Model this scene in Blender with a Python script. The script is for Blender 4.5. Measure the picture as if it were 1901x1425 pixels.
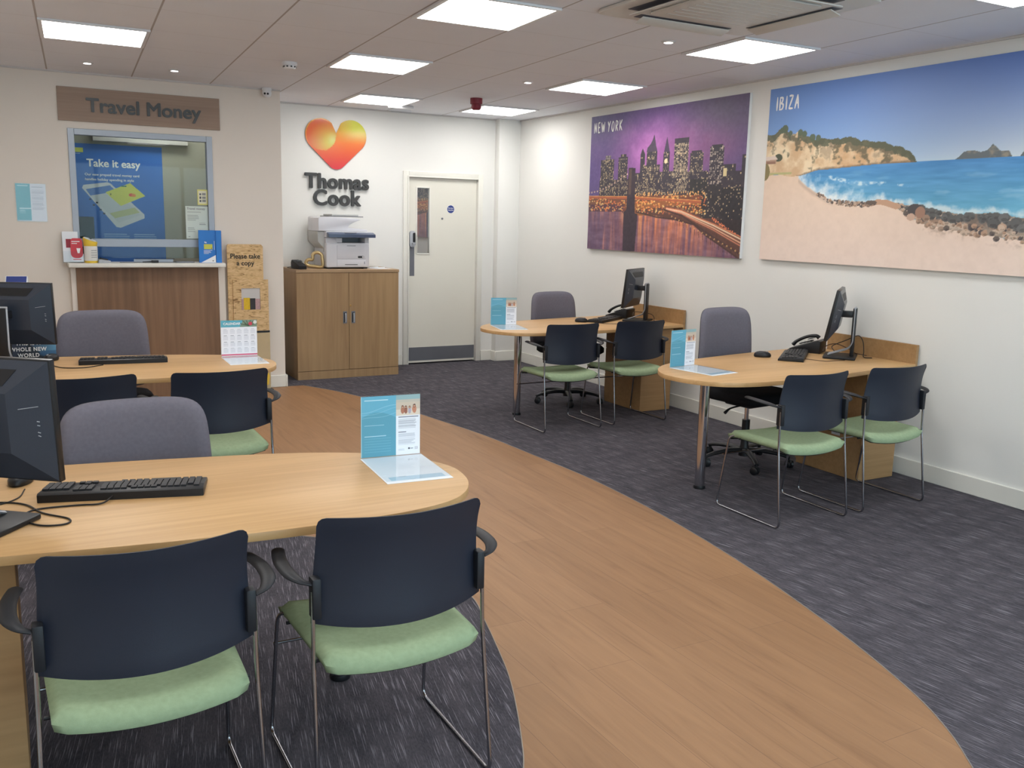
import bpy, bmesh, math, random
import numpy as np
from mathutils import Vector, Matrix
for o in list(bpy.data.objects): bpy.data.objects.remove(o)
random.seed(7)
C = bpy.context.scene.collection
SC = bpy.context.scene
PI = math.pi

# ------------------------------------------------------------------ camera
CAM_H, YAW, PITCH, ROLL, FPX = 1.56, 0.5030, 0.1762, 0.0239, 1699.39
def cam_axes():
    fw = Vector((math.sin(YAW)*math.cos(PITCH), math.cos(YAW)*math.cos(PITCH), -math.sin(PITCH)))
    r = Vector((math.cos(YAW), -math.sin(YAW), 0)); u = r.cross(fw)
    return r*math.cos(ROLL)+u*math.sin(ROLL), -r*math.sin(ROLL)+u*math.cos(ROLL), fw
cr, cu, cf = cam_axes()
cd = bpy.data.cameras.new('camera'); cam = bpy.data.objects.new('camera', cd); C.objects.link(cam)
cd.sensor_fit = 'HORIZONTAL'; cd.sensor_width = 36; cd.lens = FPX/1901*36; cd.clip_start = .05
cam.matrix_world = Matrix(((cr.x, cu.x, -cf.x, 0), (cr.y, cu.y, -cf.y, 0), (cr.z, cu.z, -cf.z, CAM_H), (0, 0, 0, 1)))
SC.camera = cam

# ------------------------------------------------------------------ light and exposure
SC.view_settings.view_transform = 'Standard'; SC.view_settings.look = 'None'
SC.view_settings.gamma = 1; SC.view_settings.use_curve_mapping = False
SC.view_settings.exposure = -0.04
PANEL_EMIT = 12.5      # ceiling panels
SPOT_EMIT = 25.0
wd = bpy.data.worlds.new('sky'); SC.world = wd; wd.use_nodes = True
wd.node_tree.nodes['Background'].inputs[0].default_value = (.70, .85, 1, 1)
wd.node_tree.nodes['Background'].inputs[1].default_value = 6.4
SC.cycles.max_bounces = 8 if hasattr(SC, 'cycles') else 8

# ------------------------------------------------------------------ room measures
XL, XR, YB, YT, HC, YF, CX0 = -.53, 5.017, 9.152, 8.328, 2.64, -2.6, 2.187

# ------------------------------------------------------------------ materials
def lin(c):
    c = c/255.0
    return c/12.92 if c <= .04045 else ((c+.055)/1.055)**2.4
def col(r, g, b): return (lin(r), lin(g), lin(b), 1)
MATS = {}
def newmat(name):
    m = bpy.data.materials.new(name); m.use_nodes = True; MATS[name] = m
    return m, m.node_tree, m.node_tree.nodes['Principled BSDF']
def mat(name, rgb, rough=.5, metal=0, spec=.5, vary=.06, scale=8, bump=0, bscale=300, trans=0, ior=1.45, coat=0, alpha=1):
    """plain surface with a faint procedural mottling of its own colour"""
    m, nt, b = newmat(name)
    tc = nt.nodes.new('ShaderNodeTexCoord')
    nz = nt.nodes.new('ShaderNodeTexNoise'); nz.inputs['Scale'].default_value = scale; nz.inputs['Detail'].default_value = 4
    nt.links.new(tc.outputs['Object'], nz.inputs['Vector'])
    rp = nt.nodes.new('ShaderNodeValToRGB'); rp.color_ramp.elements[0].position = .3; rp.color_ramp.elements[1].position = .7
    c = col(*rgb)
    rp.color_ramp.elements[0].color = tuple(x*(1-vary) for x in c[:3])+(1,)
    rp.color_ramp.elements[1].color = tuple(min(1, x*(1+vary)) for x in c[:3])+(1,)
    nt.links.new(nz.outputs['Fac'], rp.inputs['Fac']); nt.links.new(rp.outputs['Color'], b.inputs['Base Color'])
    b.inputs['Roughness'].default_value = rough; b.inputs['Metallic'].default_value = metal
    b.inputs['Specular IOR Level'].default_value = spec; b.inputs['IOR'].default_value = ior
    b.inputs['Transmission Weight'].default_value = trans; b.inputs['Coat Weight'].default_value = coat
    b.inputs['Alpha'].default_value = alpha
    if bump:
        n2 = nt.nodes.new('ShaderNodeTexNoise'); n2.inputs['Scale'].default_value = bscale; n2.inputs['Detail'].default_value = 3
        nt.links.new(tc.outputs['Object'], n2.inputs['Vector'])
        bp = nt.nodes.new('ShaderNodeBump'); bp.inputs['Strength'].default_value = bump; bp.inputs['Distance'].default_value = .002
        nt.links.new(n2.outputs['Fac'], bp.inputs['Height']); nt.links.new(bp.outputs['Normal'], b.inputs['Normal'])
    return m
def wood(name, c1, c2, grain=(3, 60, 60), rough=.42, big=1.2):
    m, nt, b = newmat(name); N = nt.nodes; L = nt.links
    tc = N.new('ShaderNodeTexCoord'); mp = N.new('ShaderNodeMapping'); mp.inputs['Scale'].default_value = grain
    L.new(tc.outputs['Object'], mp.inputs['Vector'])
    n = N.new('ShaderNodeTexNoise'); n.inputs['Scale'].default_value = 1; n.inputs['Detail'].default_value = 6; n.inputs['Distortion'].default_value = .4
    L.new(mp.outputs[0], n.inputs['Vector'])
    mp2 = N.new('ShaderNodeMapping'); mp2.inputs['Scale'].default_value = tuple(g*.12*big for g in grain); L.new(tc.outputs['Object'], mp2.inputs['Vector'])
    n2 = N.new('ShaderNodeTexNoise'); n2.inputs['Scale'].default_value = 1; n2.inputs['Detail'].default_value = 3; L.new(mp2.outputs[0], n2.inputs['Vector'])
    ad = N.new('ShaderNodeMath'); ad.operation = 'MULTIPLY_ADD'; ad.inputs[1].default_value = .5; 
    L.new(n.outputs['Fac'], ad.inputs[0])
    hf = N.new('ShaderNodeMath'); hf.operation = 'MULTIPLY'; hf.inputs[1].default_value = .5; L.new(n2.outputs['Fac'], hf.inputs[0]); L.new(hf.outputs[0], ad.inputs[2])
    rp = N.new('ShaderNodeValToRGB'); rp.color_ramp.elements[0].position = .38; rp.color_ramp.elements[1].position = .62
    rp.color_ramp.elements[0].color = col(*c1); rp.color_ramp.elements[1].color = col(*c2)
    L.new(ad.outputs[0], rp.inputs['Fac']); L.new(rp.outputs['Color'], b.inputs['Base Color'])
    b.inputs['Roughness'].default_value = rough; b.inputs['Specular IOR Level'].default_value = .4
    return m
mat('wall_paint', (232, 231, 227), .75, vary=.012, scale=1.5, bump=.05, bscale=160)
mat('wall_paint_warm', (229, 220, 210), .75, vary=.012, scale=1.5, bump=.05, bscale=160)
mat('booth_paint', (168, 164, 152), .8, vary=.02, scale=2)
mat('gloss_white', (228, 226, 218), .35, vary=.01)
mat('door_paint', (226, 223, 212), .45, vary=.012, scale=2)
mat('white_plastic', (226, 226, 228), .35, vary=.01)
mat('printer_plastic', (214, 214, 220), .4, vary=.015)
mat('printer_pale_grey', (188, 188, 186), .45, vary=.015)  # slightly darker plastic for side module, input tray and side button
mat('printer_navy', (70, 82, 108), .3, vary=.05)
mat('printer_grey', (122, 124, 130), .4, vary=.03)
mat('aluminium', (158, 162, 170), .42, metal=.35, vary=.02)
mat('steel_plate', (122, 124, 132), .42, metal=.5, vary=.03)
mat('chrome', (200, 200, 205), .12, metal=1, vary=.01)
mat('chrome_frame', (165, 165, 170), .2, metal=1, vary=.02)
mat('black_plastic', (24, 25, 29), .42, vary=.08)
mat('black_satin', (30, 31, 35), .5, vary=.08)
mat('monitor_black', (22, 23, 27), .33, vary=.05, coat=.1)
mat('monitor_back', (50, 56, 68), .24, vary=.03, bump=.2, bscale=900)
mat('monitor_vent', (18, 19, 24), .45, vary=.1)
mat('screen_glass', (8, 9, 12), .12, vary=.02)
mat('silver_plastic', (176, 178, 184), .4, metal=.1, vary=.02)
mat('key_black', (38, 38, 41), .5, vary=.08)
mat('navy_plastic', (31, 36, 50), .5, vary=.05, bump=.15, bscale=700)
mat('arm_plastic', (26, 28, 34), .5, vary=.05)
mat('green_fabric', (151, 169, 136), .95, spec=.15, vary=.07, scale=60, bump=.35, bscale=900)
mat('grey_fabric', (112, 109, 119), .95, spec=.15, vary=.06, scale=80, bump=.3, bscale=1000)
mat('dark_fabric', (30, 30, 33), .95, spec=.15, vary=.08, scale=80, bump=.3, bscale=1000)
mat('cable_black', (22, 20, 20), .5)
mat('cable_brown', (70, 48, 36), .6)
mat('letter_dark', (66, 66, 66), .35, vary=.03)
mat('letter_side', (48, 48, 50), .4, vary=.03)
mat('print_white', (238, 238, 238), .5, vary=.0)
mat('print_black', (34, 32, 30), .6, vary=.0)
mat('print_grey', (130, 132, 138), .6, vary=.0)
mat('paper_white', (232, 236, 242), .55, vary=.01)
mat('paper_blue', (178, 206, 224), .5, vary=.02)
mat('leaflet_blue', (40, 122, 205), .45, vary=.02)
mat('leaflet_red', (205, 52, 66), .45, vary=.03)
mat('leaflet_darkred', (150, 30, 50), .5, vary=.03)
mat('card_yellow', (206, 208, 84), .45, vary=.03)
mat('tub_white', (228, 226, 222), .4, vary=.01)
mat('tub_yellow', (232, 196, 66), .4, vary=.02)
mat('gold', (204, 178, 130), .3, metal=.6, vary=.05)
mat('beacon_red', (128, 44, 58), .4, vary=.04)
mat('brass', (190, 150, 90), .3, metal=.9)
mat('sign_blue', (44, 62, 130), .45, vary=.01)
mat('backing_white', (226, 226, 226), .5, vary=.01)
mat('seam_dark', (62, 48, 34), .8)
mat('ceiling_grey', (206, 202, 200), .8, vary=.01)
mat('ac_white', (205, 202, 197), .5, vary=.01)
mat('ac_dark', (92, 92, 98), .6, vary=.05)
mat('yellow_paper', (222, 184, 40), .6, vary=.12, scale=80)
mat('pink_paper', (186, 150, 150), .6, vary=.12, scale=80)
mat('charcoal_paper', (58, 54, 56), .6, vary=.1, scale=80)
mat('mdf', (196, 176, 140), .7, vary=.05)
mat('booth_equipment', (44, 50, 56), .4, vary=.05)
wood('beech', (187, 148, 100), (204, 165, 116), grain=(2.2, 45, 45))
wood('beech_edge_shaded', (164, 127, 86), (178, 140, 96), grain=(2.2, 45, 45), rough=.5)  # desk edge darkened: shade of faces turned from the light, in the colour
wood('beech_side_shaded', (156, 121, 82), (172, 136, 95), grain=(2.5, 45, 45), rough=.5)  # same laminate as the desktop, with the under-desk shade put into its colour
wood('oak', (154, 122, 87), (174, 142, 103), grain=(26, 26, 1.6), rough=.5)
wood('oak_top', (160, 130, 98), (176, 146, 112), grain=(2, 40, 40), rough=.45)
wood('panel_wood', (116, 86, 62), (140, 106, 78), grain=(30, 30, 1.5), rough=.5)
wood('sign_wood', (146, 122, 106), (158, 134, 116), grain=(1.5, 60, 60), rough=.5)
wood('dark_oak', (66, 54, 44), (80, 66, 54), grain=(26, 26, 1.6), rough=.55)

def glassmat(name, tint, rough=.02, mixfac=.12, ior=1.5):
    """thin clear sheet: mostly see-through, a share of mirror reflection"""
    m, nt, b = newmat(name); N = nt.nodes; L = nt.links
    b.inputs['Base Color'].default_value = col(*tint); b.inputs['Roughness'].default_value = rough
    tr = N.new('ShaderNodeBsdfTransparent'); tr.inputs[0].default_value = col(*tint)
    gl = N.new('ShaderNodeBsdfGlossy'); gl.inputs['Roughness'].default_value = rough
    fr = N.new('ShaderNodeFresnel'); fr.inputs[0].default_value = ior
    ad = N.new('ShaderNodeMath'); ad.operation = 'ADD'; ad.inputs[1].default_value = mixfac; L.new(fr.outputs[0], ad.inputs[0])
    ge = N.new('ShaderNodeNewGeometry'); ib = N.new('ShaderNodeMath'); ib.operation = 'SUBTRACT'; ib.inputs[0].default_value = 1; L.new(ge.outputs['Backfacing'], ib.inputs[1])
    ml = N.new('ShaderNodeMath'); ml.operation = 'MULTIPLY'; L.new(ad.outputs[0], ml.inputs[0]); L.new(ib.outputs[0], ml.inputs[1])
    mx = N.new('ShaderNodeMixShader'); L.new(ml.outputs[0], mx.inputs[0]); L.new(tr.outputs[0], mx.inputs[1]); L.new(gl.outputs[0], mx.inputs[2])
    L.new(mx.outputs[0], nt.nodes['Material Output'].inputs['Surface'])
    return m
glassmat('glass', (232, 238, 236), mixfac=.0, ior=1.28)
glassmat('shop_glass', (240, 246, 244), mixfac=.0)
glassmat('acrylic', (250, 252, 253), mixfac=.0)
m, nt, b = newmat('door_glass'); b.inputs['Base Color'].default_value = col(60, 60, 62); b.inputs['Roughness'].default_value = .02
b.inputs['Specular IOR Level'].default_value = 1.0; b.inputs['IOR'].default_value = 2.6; b.inputs['Coat Weight'].default_value = .5; b.inputs['Coat IOR'].default_value = 2.2
def emit(name, rgb, s):
    m, nt, b = newmat(name); b.inputs['Base Color'].default_value = (0.8, .8, .8, 1)
    b.inputs['Emission Color'].default_value = rgb; b.inputs['Emission Strength'].default_value = s
emit('panel_light', (1, .985, .955, 1), PANEL_EMIT); emit('spot_light', (1, .97, .93, 1), SPOT_EMIT)
emit('booth_light', (1, .99, .93, 1), 20.0)

# ceiling tiles: lay-in grid, thin joints
m, nt, b = newmat('ceiling_tile'); N = nt.nodes; L = nt.links
tc = N.new('ShaderNodeTexCoord'); sp = N.new('ShaderNodeSeparateXYZ'); L.new(tc.outputs['Object'], sp.inputs[0])
sh = N.new('ShaderNodeMath'); sh.operation = 'MULTIPLY_ADD'; sh.inputs[1].default_value = -.06; L.new(sp.outputs['Y'], sh.inputs[0]); L.new(sp.outputs['X'], sh.inputs[2])
def line_mask(src, off, pitch, w):
    a = N.new('ShaderNodeMath'); a.operation = 'ADD'; a.inputs[1].default_value = off; L.new(src, a.inputs[0])
    d = N.new('ShaderNodeMath'); d.operation = 'DIVIDE'; d.inputs[1].default_value = pitch; L.new(a.outputs[0], d.inputs[0])
    f = N.new('ShaderNodeMath'); f.operation = 'PINGPONG'; f.inputs[1].default_value = .5; L.new(d.outputs[0], f.inputs[0])
    g = N.new('ShaderNodeMath'); g.operation = 'LESS_THAN'; g.inputs[1].default_value = w/pitch/2; L.new(f.outputs[0], g.inputs[0])
    return g.outputs[0]
GX0 = .228-.06*6.15; GPX = .6167; GPY = .633; GY0 = 6.14
mx_ = line_mask(sh.outputs[0], -GX0, GPX, .011); my_ = line_mask(sp.outputs['Y'], -GY0, GPY, .005)
my2 = N.new('ShaderNodeMath'); my2.operation = 'MULTIPLY'; my2.inputs[1].default_value = .45; L.new(my_, my2.inputs[0])
mxx = N.new('ShaderNodeMath'); mxx.operation = 'MAXIMUM'; L.new(mx_, mxx.inputs[0]); L.new(my2.outputs[0], mxx.inputs[1])
nz = N.new('ShaderNodeTexNoise'); nz.inputs['Scale'].default_value = 3; L.new(tc.outputs['Object'], nz.inputs['Vector'])
rp = N.new('ShaderNodeValToRGB'); rp.color_ramp.elements[0].color = col(228, 230, 238); rp.color_ramp.elements[1].color = col(234, 236, 243); L.new(nz.outputs['Fac'], rp.inputs[0])
mc = N.new('ShaderNodeMix'); mc.data_type = 'RGBA'; L.new(mxx.outputs[0], mc.inputs[0]); L.new(rp.outputs[0], mc.inputs[6]); mc.inputs[7].default_value = col(178, 172, 172)
L.new(mc.outputs[2], b.inputs['Base Color']); b.inputs['Roughness'].default_value = .85

# vinyl planks running away from the door line (along y)
m, nt, b = newmat('vinyl_plank'); N = nt.nodes; L = nt.links
tc = N.new('ShaderNodeTexCoord'); mp = N.new('ShaderNodeMapping'); mp.inputs['Rotation'].default_value = (0, 0, PI/2); L.new(tc.outputs['Object'], mp.inputs[0])
bk = N.new('ShaderNodeTexBrick'); bk.offset = .37; bk.inputs['Scale'].default_value = 1; bk.inputs['Brick Width'].default_value = 1.25; bk.inputs['Row Height'].default_value = .19
bk.inputs['Mortar Size'].default_value = .0012; bk.inputs['Mortar Smooth'].default_value = .2; bk.inputs['Bias'].default_value = 0
bk.inputs['Color1'].default_value = col(151, 113, 79); bk.inputs['Color2'].default_value = col(161, 122, 87); bk.inputs['Mortar'].default_value = col(130, 96, 70)
L.new(mp.outputs[0], bk.inputs['Vector'])
mp3 = N.new('ShaderNodeMapping'); mp3.inputs['Scale'].default_value = (20, 1.5, 1); L.new(tc.outputs['Object'], mp3.inputs[0])
n = N.new('ShaderNodeTexNoise'); n.inputs['Scale'].default_value = 1; n.inputs['Detail'].default_value = 7; n.inputs['Roughness'].default_value = .6; n.inputs['Distortion'].default_value = .9; L.new(mp3.outputs[0], n.inputs['Vector'])
rp = N.new('ShaderNodeValToRGB'); rp.color_ramp.elements[0].position = .25; rp.color_ramp.elements[1].position = .7
rp.color_ramp.elements[0].color = (.66, .61, .57, 1); rp.color_ramp.elements[1].color = (1.06, 1.06, 1.06, 1); e = rp.color_ramp.elements.new(.42); e.color = (.9, .88, .87, 1)
L.new(n.outputs['Fac'], rp.inputs[0])
mm = N.new('ShaderNodeMix'); mm.data_type = 'RGBA'; mm.blend_type = 'MULTIPLY'; mm.inputs[0].default_value = 1; L.new(bk.outputs['Color'], mm.inputs[6]); L.new(rp.outputs[0], mm.inputs[7])
L.new(mm.outputs[2], b.inputs['Base Color']); b.inputs['Roughness'].default_value = .5; b.inputs['Specular IOR Level'].default_value = .35

def carpet(name, ang):
    m, nt, b = newmat(name); N = nt.nodes; L = nt.links
    tc = N.new('ShaderNodeTexCoord'); mr = N.new('ShaderNodeMapping'); mr.inputs['Rotation'].default_value = (0, 0, ang); L.new(tc.outputs['Object'], mr.inputs[0])
    mp = N.new('ShaderNodeMapping'); mp.inputs['Scale'].default_value = (260, 7.5, 1); L.new(mr.outputs[0], mp.inputs[0])
    n = N.new('ShaderNodeTexNoise'); n.inputs['Scale'].default_value = 1; n.inputs['Detail'].default_value = 2; n.inputs['Roughness'].default_value = .5; L.new(mp.outputs[0], n.inputs['Vector'])
    rp = N.new('ShaderNodeValToRGB'); rp.color_ramp.elements[0].position = .56; rp.color_ramp.elements[1].position = .72
    rp.color_ramp.elements[0].color = (0, 0, 0, 1); rp.color_ramp.elements[1].color = (1, 1, 1, 1); L.new(n.outputs['Fac'], rp.inputs[0])
    mp2 = N.new('ShaderNodeMapping'); mp2.inputs['Scale'].default_value = (16, 5, 1); L.new(mr.outputs[0], mp2.inputs[0])
    n2 = N.new('ShaderNodeTexNoise'); n2.inputs['Scale'].default_value = 1; n2.inputs['Detail'].default_value = 4; L.new(mp2.outputs[0], n2.inputs['Vector'])
    mp4 = N.new('ShaderNodeMapping'); mp4.inputs['Scale'].default_value = (260, 60, 1); L.new(mr.outputs[0], mp4.inputs[0])
    n3 = N.new('ShaderNodeTexNoise'); n3.inputs['Scale'].default_value = 1; n3.inputs['Detail'].default_value = 2; L.new(mp4.outputs[0], n3.inputs['Vector'])
    r2 = N.new('ShaderNodeValToRGB'); r2.color_ramp.elements[0].position = .3; r2.color_ramp.elements[1].position = .7
    r2.color_ramp.elements[0].color = col(58, 57, 64); r2.color_ramp.elements[1].color = col(92, 88, 94)
    av = N.new('ShaderNodeMath'); av.operation = 'MULTIPLY_ADD'; av.inputs[1].default_value = .5; L.new(n2.outputs['Fac'], av.inputs[0])
    h3 = N.new('ShaderNodeMath'); h3.operation = 'MULTIPLY'; h3.inputs[1].default_value = .5; L.new(n3.outputs['Fac'], h3.inputs[0]); L.new(h3.outputs[0], av.inputs[2])
    L.new(av.outputs[0], r2.inputs[0])
    mx = N.new('ShaderNodeMix'); mx.data_type = 'RGBA'; 
    ms = N.new('ShaderNodeMath'); ms.operation = 'MULTIPLY'; ms.inputs[1].default_value = .68; L.new(rp.outputs[0], ms.inputs[0])
    L.new(ms.outputs[0], mx.inputs[0]); L.new(r2.outputs[0], mx.inputs[6]); mx.inputs[7].default_value = col(160, 156, 166)
    L.new(mx.outputs[2], b.inputs['Base Color']); b.inputs['Roughness'].default_value = .95; b.inputs['Specular IOR Level'].default_value = .1
    bp = N.new('ShaderNodeBump'); bp.inputs['Strength'].default_value = .4; bp.inputs['Distance'].default_value = .003; L.new(n3.outputs['Fac'], bp.inputs['Height']); L.new(bp.outputs['Normal'], b.inputs['Normal'])
carpet('carpet_right', -.17); carpet('carpet_left', .19)

# oriented strand board
m, nt, b = newmat('strand_board'); N = nt.nodes; L = nt.links
tc = N.new('ShaderNodeTexCoord'); mp = N.new('ShaderNodeMapping'); mp.inputs['Scale'].default_value = (7, 7, 24); mp.inputs['Rotation'].default_value = (0, .35, 0); L.new(tc.outputs['Object'], mp.inputs[0])
nw = N.new('ShaderNodeTexNoise'); nw.inputs['Scale'].default_value = 2.2; nw.inputs['Detail'].default_value = 5; nw.inputs['Distortion'].default_value = 1.6; L.new(mp.outputs[0], nw.inputs['Vector'])
rp = N.new('ShaderNodeValToRGB'); rp.color_ramp.elements[0].position = .30; rp.color_ramp.elements[1].position = .66
rp.color_ramp.elements[0].color = col(128, 92, 52); rp.color_ramp.elements[1].color = col(226, 194, 146); e = rp.color_ramp.elements.new(.42); e.color = col(206, 170, 120)
L.new(nw.outputs['Fac'], rp.inputs[0]); L.new(rp.outputs[0], b.inputs['Base Color']); b.inputs['Roughness'].default_value = .7

# printed surfaces whose picture is held as a colour per mesh point
def printmat(name, rough=.45, spec=.4):
    m, nt, b = newmat(name); a = nt.nodes.new('ShaderNodeAttribute'); a.attribute_name = 'print'
    nt.links.new(a.outputs['Color'], b.inputs['Base Color']); b.inputs['Roughness'].default_value = rough; b.inputs['Specular IOR Level'].default_value = spec
printmat('print_satin', .5); printmat('print_gloss', .12, .6)

# ------------------------------------------------------------------ mesh helpers
class MB:
    def __init__(s): s.bm = bmesh.new(); s.mats = []
    def mi(s, m):
        if m is None: return 0
        if m not in s.mats: s.mats.append(m)
        return s.mats.index(m)
    def _fin(s, vs, mtx, m):
        if mtx is not None: bmesh.ops.transform(s.bm, matrix=mtx, verts=list(vs))
        k = s.mi(m); fs = set()
        for v in vs:
            for f in v.link_faces: fs.add(f)
        for f in fs: f.material_index = k
        return s
    def box(s, x0, x1, y0, y1, z0, z1, m=None, bev=0, seg=2, mtx=None):
        old = set(s.bm.verts)
        r = bmesh.ops.create_cube(s.bm, size=1)
        vs = r['verts']
        bmesh.ops.transform(s.bm, matrix=Matrix.Translation(((x0+x1)/2, (y0+y1)/2, (z0+z1)/2)) @ Matrix.Diagonal((abs(x1-x0), abs(y1-y0), abs(z1-z0), 1)), verts=vs)
        if bev:
            es = set(e for v in vs for e in v.link_edges)
            bmesh.ops.bevel(s.bm, geom=list(es), offset=bev, segments=seg, affect='EDGES', profile=.5)
        return s._fin([v for v in s.bm.verts if v not in old], mtx, m)
    def prism(s, pts, z0, z1, m=None, bev=0, seg=2, mtx=None, mside=None):
        """outline in xy, from z0 to z1"""
        old = set(s.bm.verts)
        n = len(pts)
        lo = [s.bm.verts.new((p[0], p[1], z0)) for p in pts]; hi = [s.bm.verts.new((p[0], p[1], z1)) for p in pts]
        ft = s.bm.faces.new(hi); fb = s.bm.faces.new(lo[::-1]); sides = []
        for i in range(n): sides.append(s.bm.faces.new((lo[i], lo[(i+1) % n], hi[(i+1) % n], hi[i])))
        bmesh.ops.recalc_face_normals(s.bm, faces=[ft, fb]+sides)
        if bev:
            es = set(ft.edges) | set(fb.edges)
            bmesh.ops.bevel(s.bm, geom=list(es), offset=bev, segments=seg, affect='EDGES', profile=.5)
        s._fin([v for v in s.bm.verts if v not in old], mtx, m)
        if mside:
            k = s.mi(mside)
            for f in sides:
                if f.is_valid: f.material_index = k
        return s
    def loft(s, rings, m=None, cap=True, closed=False, mtx=None):
        old = set(s.bm.verts)
        R = [[s.bm.verts.new(p) for p in r] for r in rings]; fs = []
        n = len(R[0]); K = len(R)
        for a in range(K if closed else K-1):
            A, B = R[a], R[(a+1) % K]
            for i in range(n): fs.append(s.bm.faces.new((A[i], A[(i+1) % n], B[(i+1) % n], B[i])))
        if cap and not closed: fs.append(s.bm.faces.new(R[0][::-1])); fs.append(s.bm.faces.new(R[-1]))
        bmesh.ops.recalc_face_normals(s.bm, faces=fs)
        return s._fin([v for v in s.bm.verts if v not in old], mtx, m)
    def tube(s, pts, r, m=None, n=10, closed=False, mtx=None, smooth=0, flat=None, up=(0, 0, 1)):
        """sweep of a round (or flat=(w,h) oval) section along points; r may be a list"""
        P = [Vector(p) for p in pts]
        if smooth: P = spline(P, smooth, closed)
        K = len(P); rings = []; upv = Vector(up); prev = None
        for i in range(K):
            if closed: t = P[(i+1) % K]-P[i-1]
            else: t = P[min(i+1, K-1)]-P[max(i-1, 0)]
            t.normalize()
            if flat: a = t.cross(upv)
            else: a = t.cross(upv) if prev is None else prev - t*prev.dot(t)
            if a.length < 1e-4: a = t.cross(Vector((1, 0, 0)))
            a.normalize(); prev = a; bb = a.cross(t)
            f = i/(K-1) if K > 1 else 0
            rr = r if not isinstance(r, (list, tuple)) else lerp_list(r, f)
            w, h = (rr, rr) if not flat else (rr*flat[0], rr*flat[1])
            rings.append([P[i]+a*math.cos(2*PI*k/n)*w+bb*math.sin(2*PI*k/n)*h for k in range(n)])
        return s.loft(rings, m, closed=closed, mtx=mtx)
    def lathe(s, prof, m=None, n=24, mtx=None):
        rings = [[(r*math.cos(2*PI*k/n), r*math.sin(2*PI*k/n), z) for k in range(n)] for r, z in prof]
        return s.loft(rings, m, mtx=mtx)
    def build(s, name, parent=None, mats=None, loc=None, sharp=40, flat=False):
        me = bpy.data.meshes.new(name)
        for e in s.bm.edges:
            if len(e.link_faces) == 2:
                try: e.smooth = e.calc_face_angle() < math.radians(sharp)
                except Exception: pass
        for f in s.bm.faces: f.smooth = not flat
        s.bm.to_mesh(me); s.bm.free()
        for mn in (mats or s.mats or ['black_plastic']): me.materials.append(MATS[mn])
        o = bpy.data.objects.new(name, me); C.objects.link(o)
        if loc: o.location = loc
        if parent: o.parent = parent
        return o
def lerp_list(L, f):
    x = f*(len(L)-1); i = min(int(x), len(L)-2); t = x-i
    return L[i]*(1-t)+L[i+1]*t
def spline(P, k, closed=False):
    out = []; n = len(P)
    for i in range(n if closed else n-1):
        p0 = P[(i-1) % n] if closed or i > 0 else P[0]*2-P[1]
        p1 = P[i]; p2 = P[(i+1) % n]
        p3 = P[(i+2) % n] if closed or i+2 < n else P[-1]*2-P[-2]
        for j in range(k):
            t = j/k
            out.append(.5*((2*p1)+(p2-p0)*t+(2*p0-5*p1+4*p2-p3)*t*t+(3*p1-p0-3*p2+p3)*t**3))
    if not closed: out.append(P[-1].copy())
    return out
def fillet(P, r, k=6):
    """polyline with rounded corners"""
    P = [Vector(p) for p in P]; out = [P[0]]
    for i in range(1, len(P)-1):
        a = (P[i-1]-P[i]); b = (P[i+1]-P[i]); d = min(r, a.length*.45, b.length*.45)
        A = P[i]+a.normalized()*d; B = P[i]+b.normalized()*d
        for j in range(k+1):
            t = j/k; out.append(A*(1-t)**2+P[i]*2*t*(1-t)+B*t*t)
    out.append(P[-1]); return out
def rrect(w, h, r, k=5, cx=0, cy=0):
    out = []
    for sx, sy, a0 in ((1, 1, 0), (-1, 1, PI/2), (-1, -1, PI), (1, -1, 3*PI/2)):
        for j in range(k+1):
            a = a0+PI/2*j/k
            out.append((cx+sx*(w/2-r)+r*math.cos(a), cy+sy*(h/2-r)+r*math.sin(a)))
    return out
def empty(name, loc=(0, 0, 0), rz=0, label=None, cat=None, group=None):
    o = bpy.data.objects.new(name, None); C.objects.link(o); o.location = loc; o.rotation_euler = (0, 0, rz)
    o.empty_display_size = .1
    tag(o, label, cat, group); return o
def tag(o, label=None, cat=None, group=None, kind=None):
    if label: o['label'] = label
    if cat: o['category'] = cat
    if group: o['group'] = group
    if kind: o['kind'] = kind
    return o
def struct(o): o['kind'] = 'structure'; return o
def copy_tree(o, parent=None):
    c = o.copy(); C.objects.link(c)
    if parent: c.parent = parent
    for ch in [x for x in bpy.data.objects if x.parent == o]: copy_tree(ch, c)
    return c
ROT_WALL_Y = Matrix.Rotation(PI/2, 4, 'X')                       # xy drawing -> xz plane facing -y
def embolden(me, b, mtx3):
    if b <= 0: return
    bm = bmesh.new(); bm.from_mesh(me); base_ = [v for v in bm.verts]; g = bm.verts[:]+bm.edges[:]+bm.faces[:]
    for k in range(8):
        a = PI/4*k
        r = bmesh.ops.duplicate(bm, geom=g); vs = [x for x in r['geom'] if isinstance(x, bmesh.types.BMVert)]
        d = mtx3 @ Vector((b*math.cos(a), b*math.sin(a), -.00003*(k+1)))
        for v in vs: v.co += d
    bm.to_mesh(me); bm.free()
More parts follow.
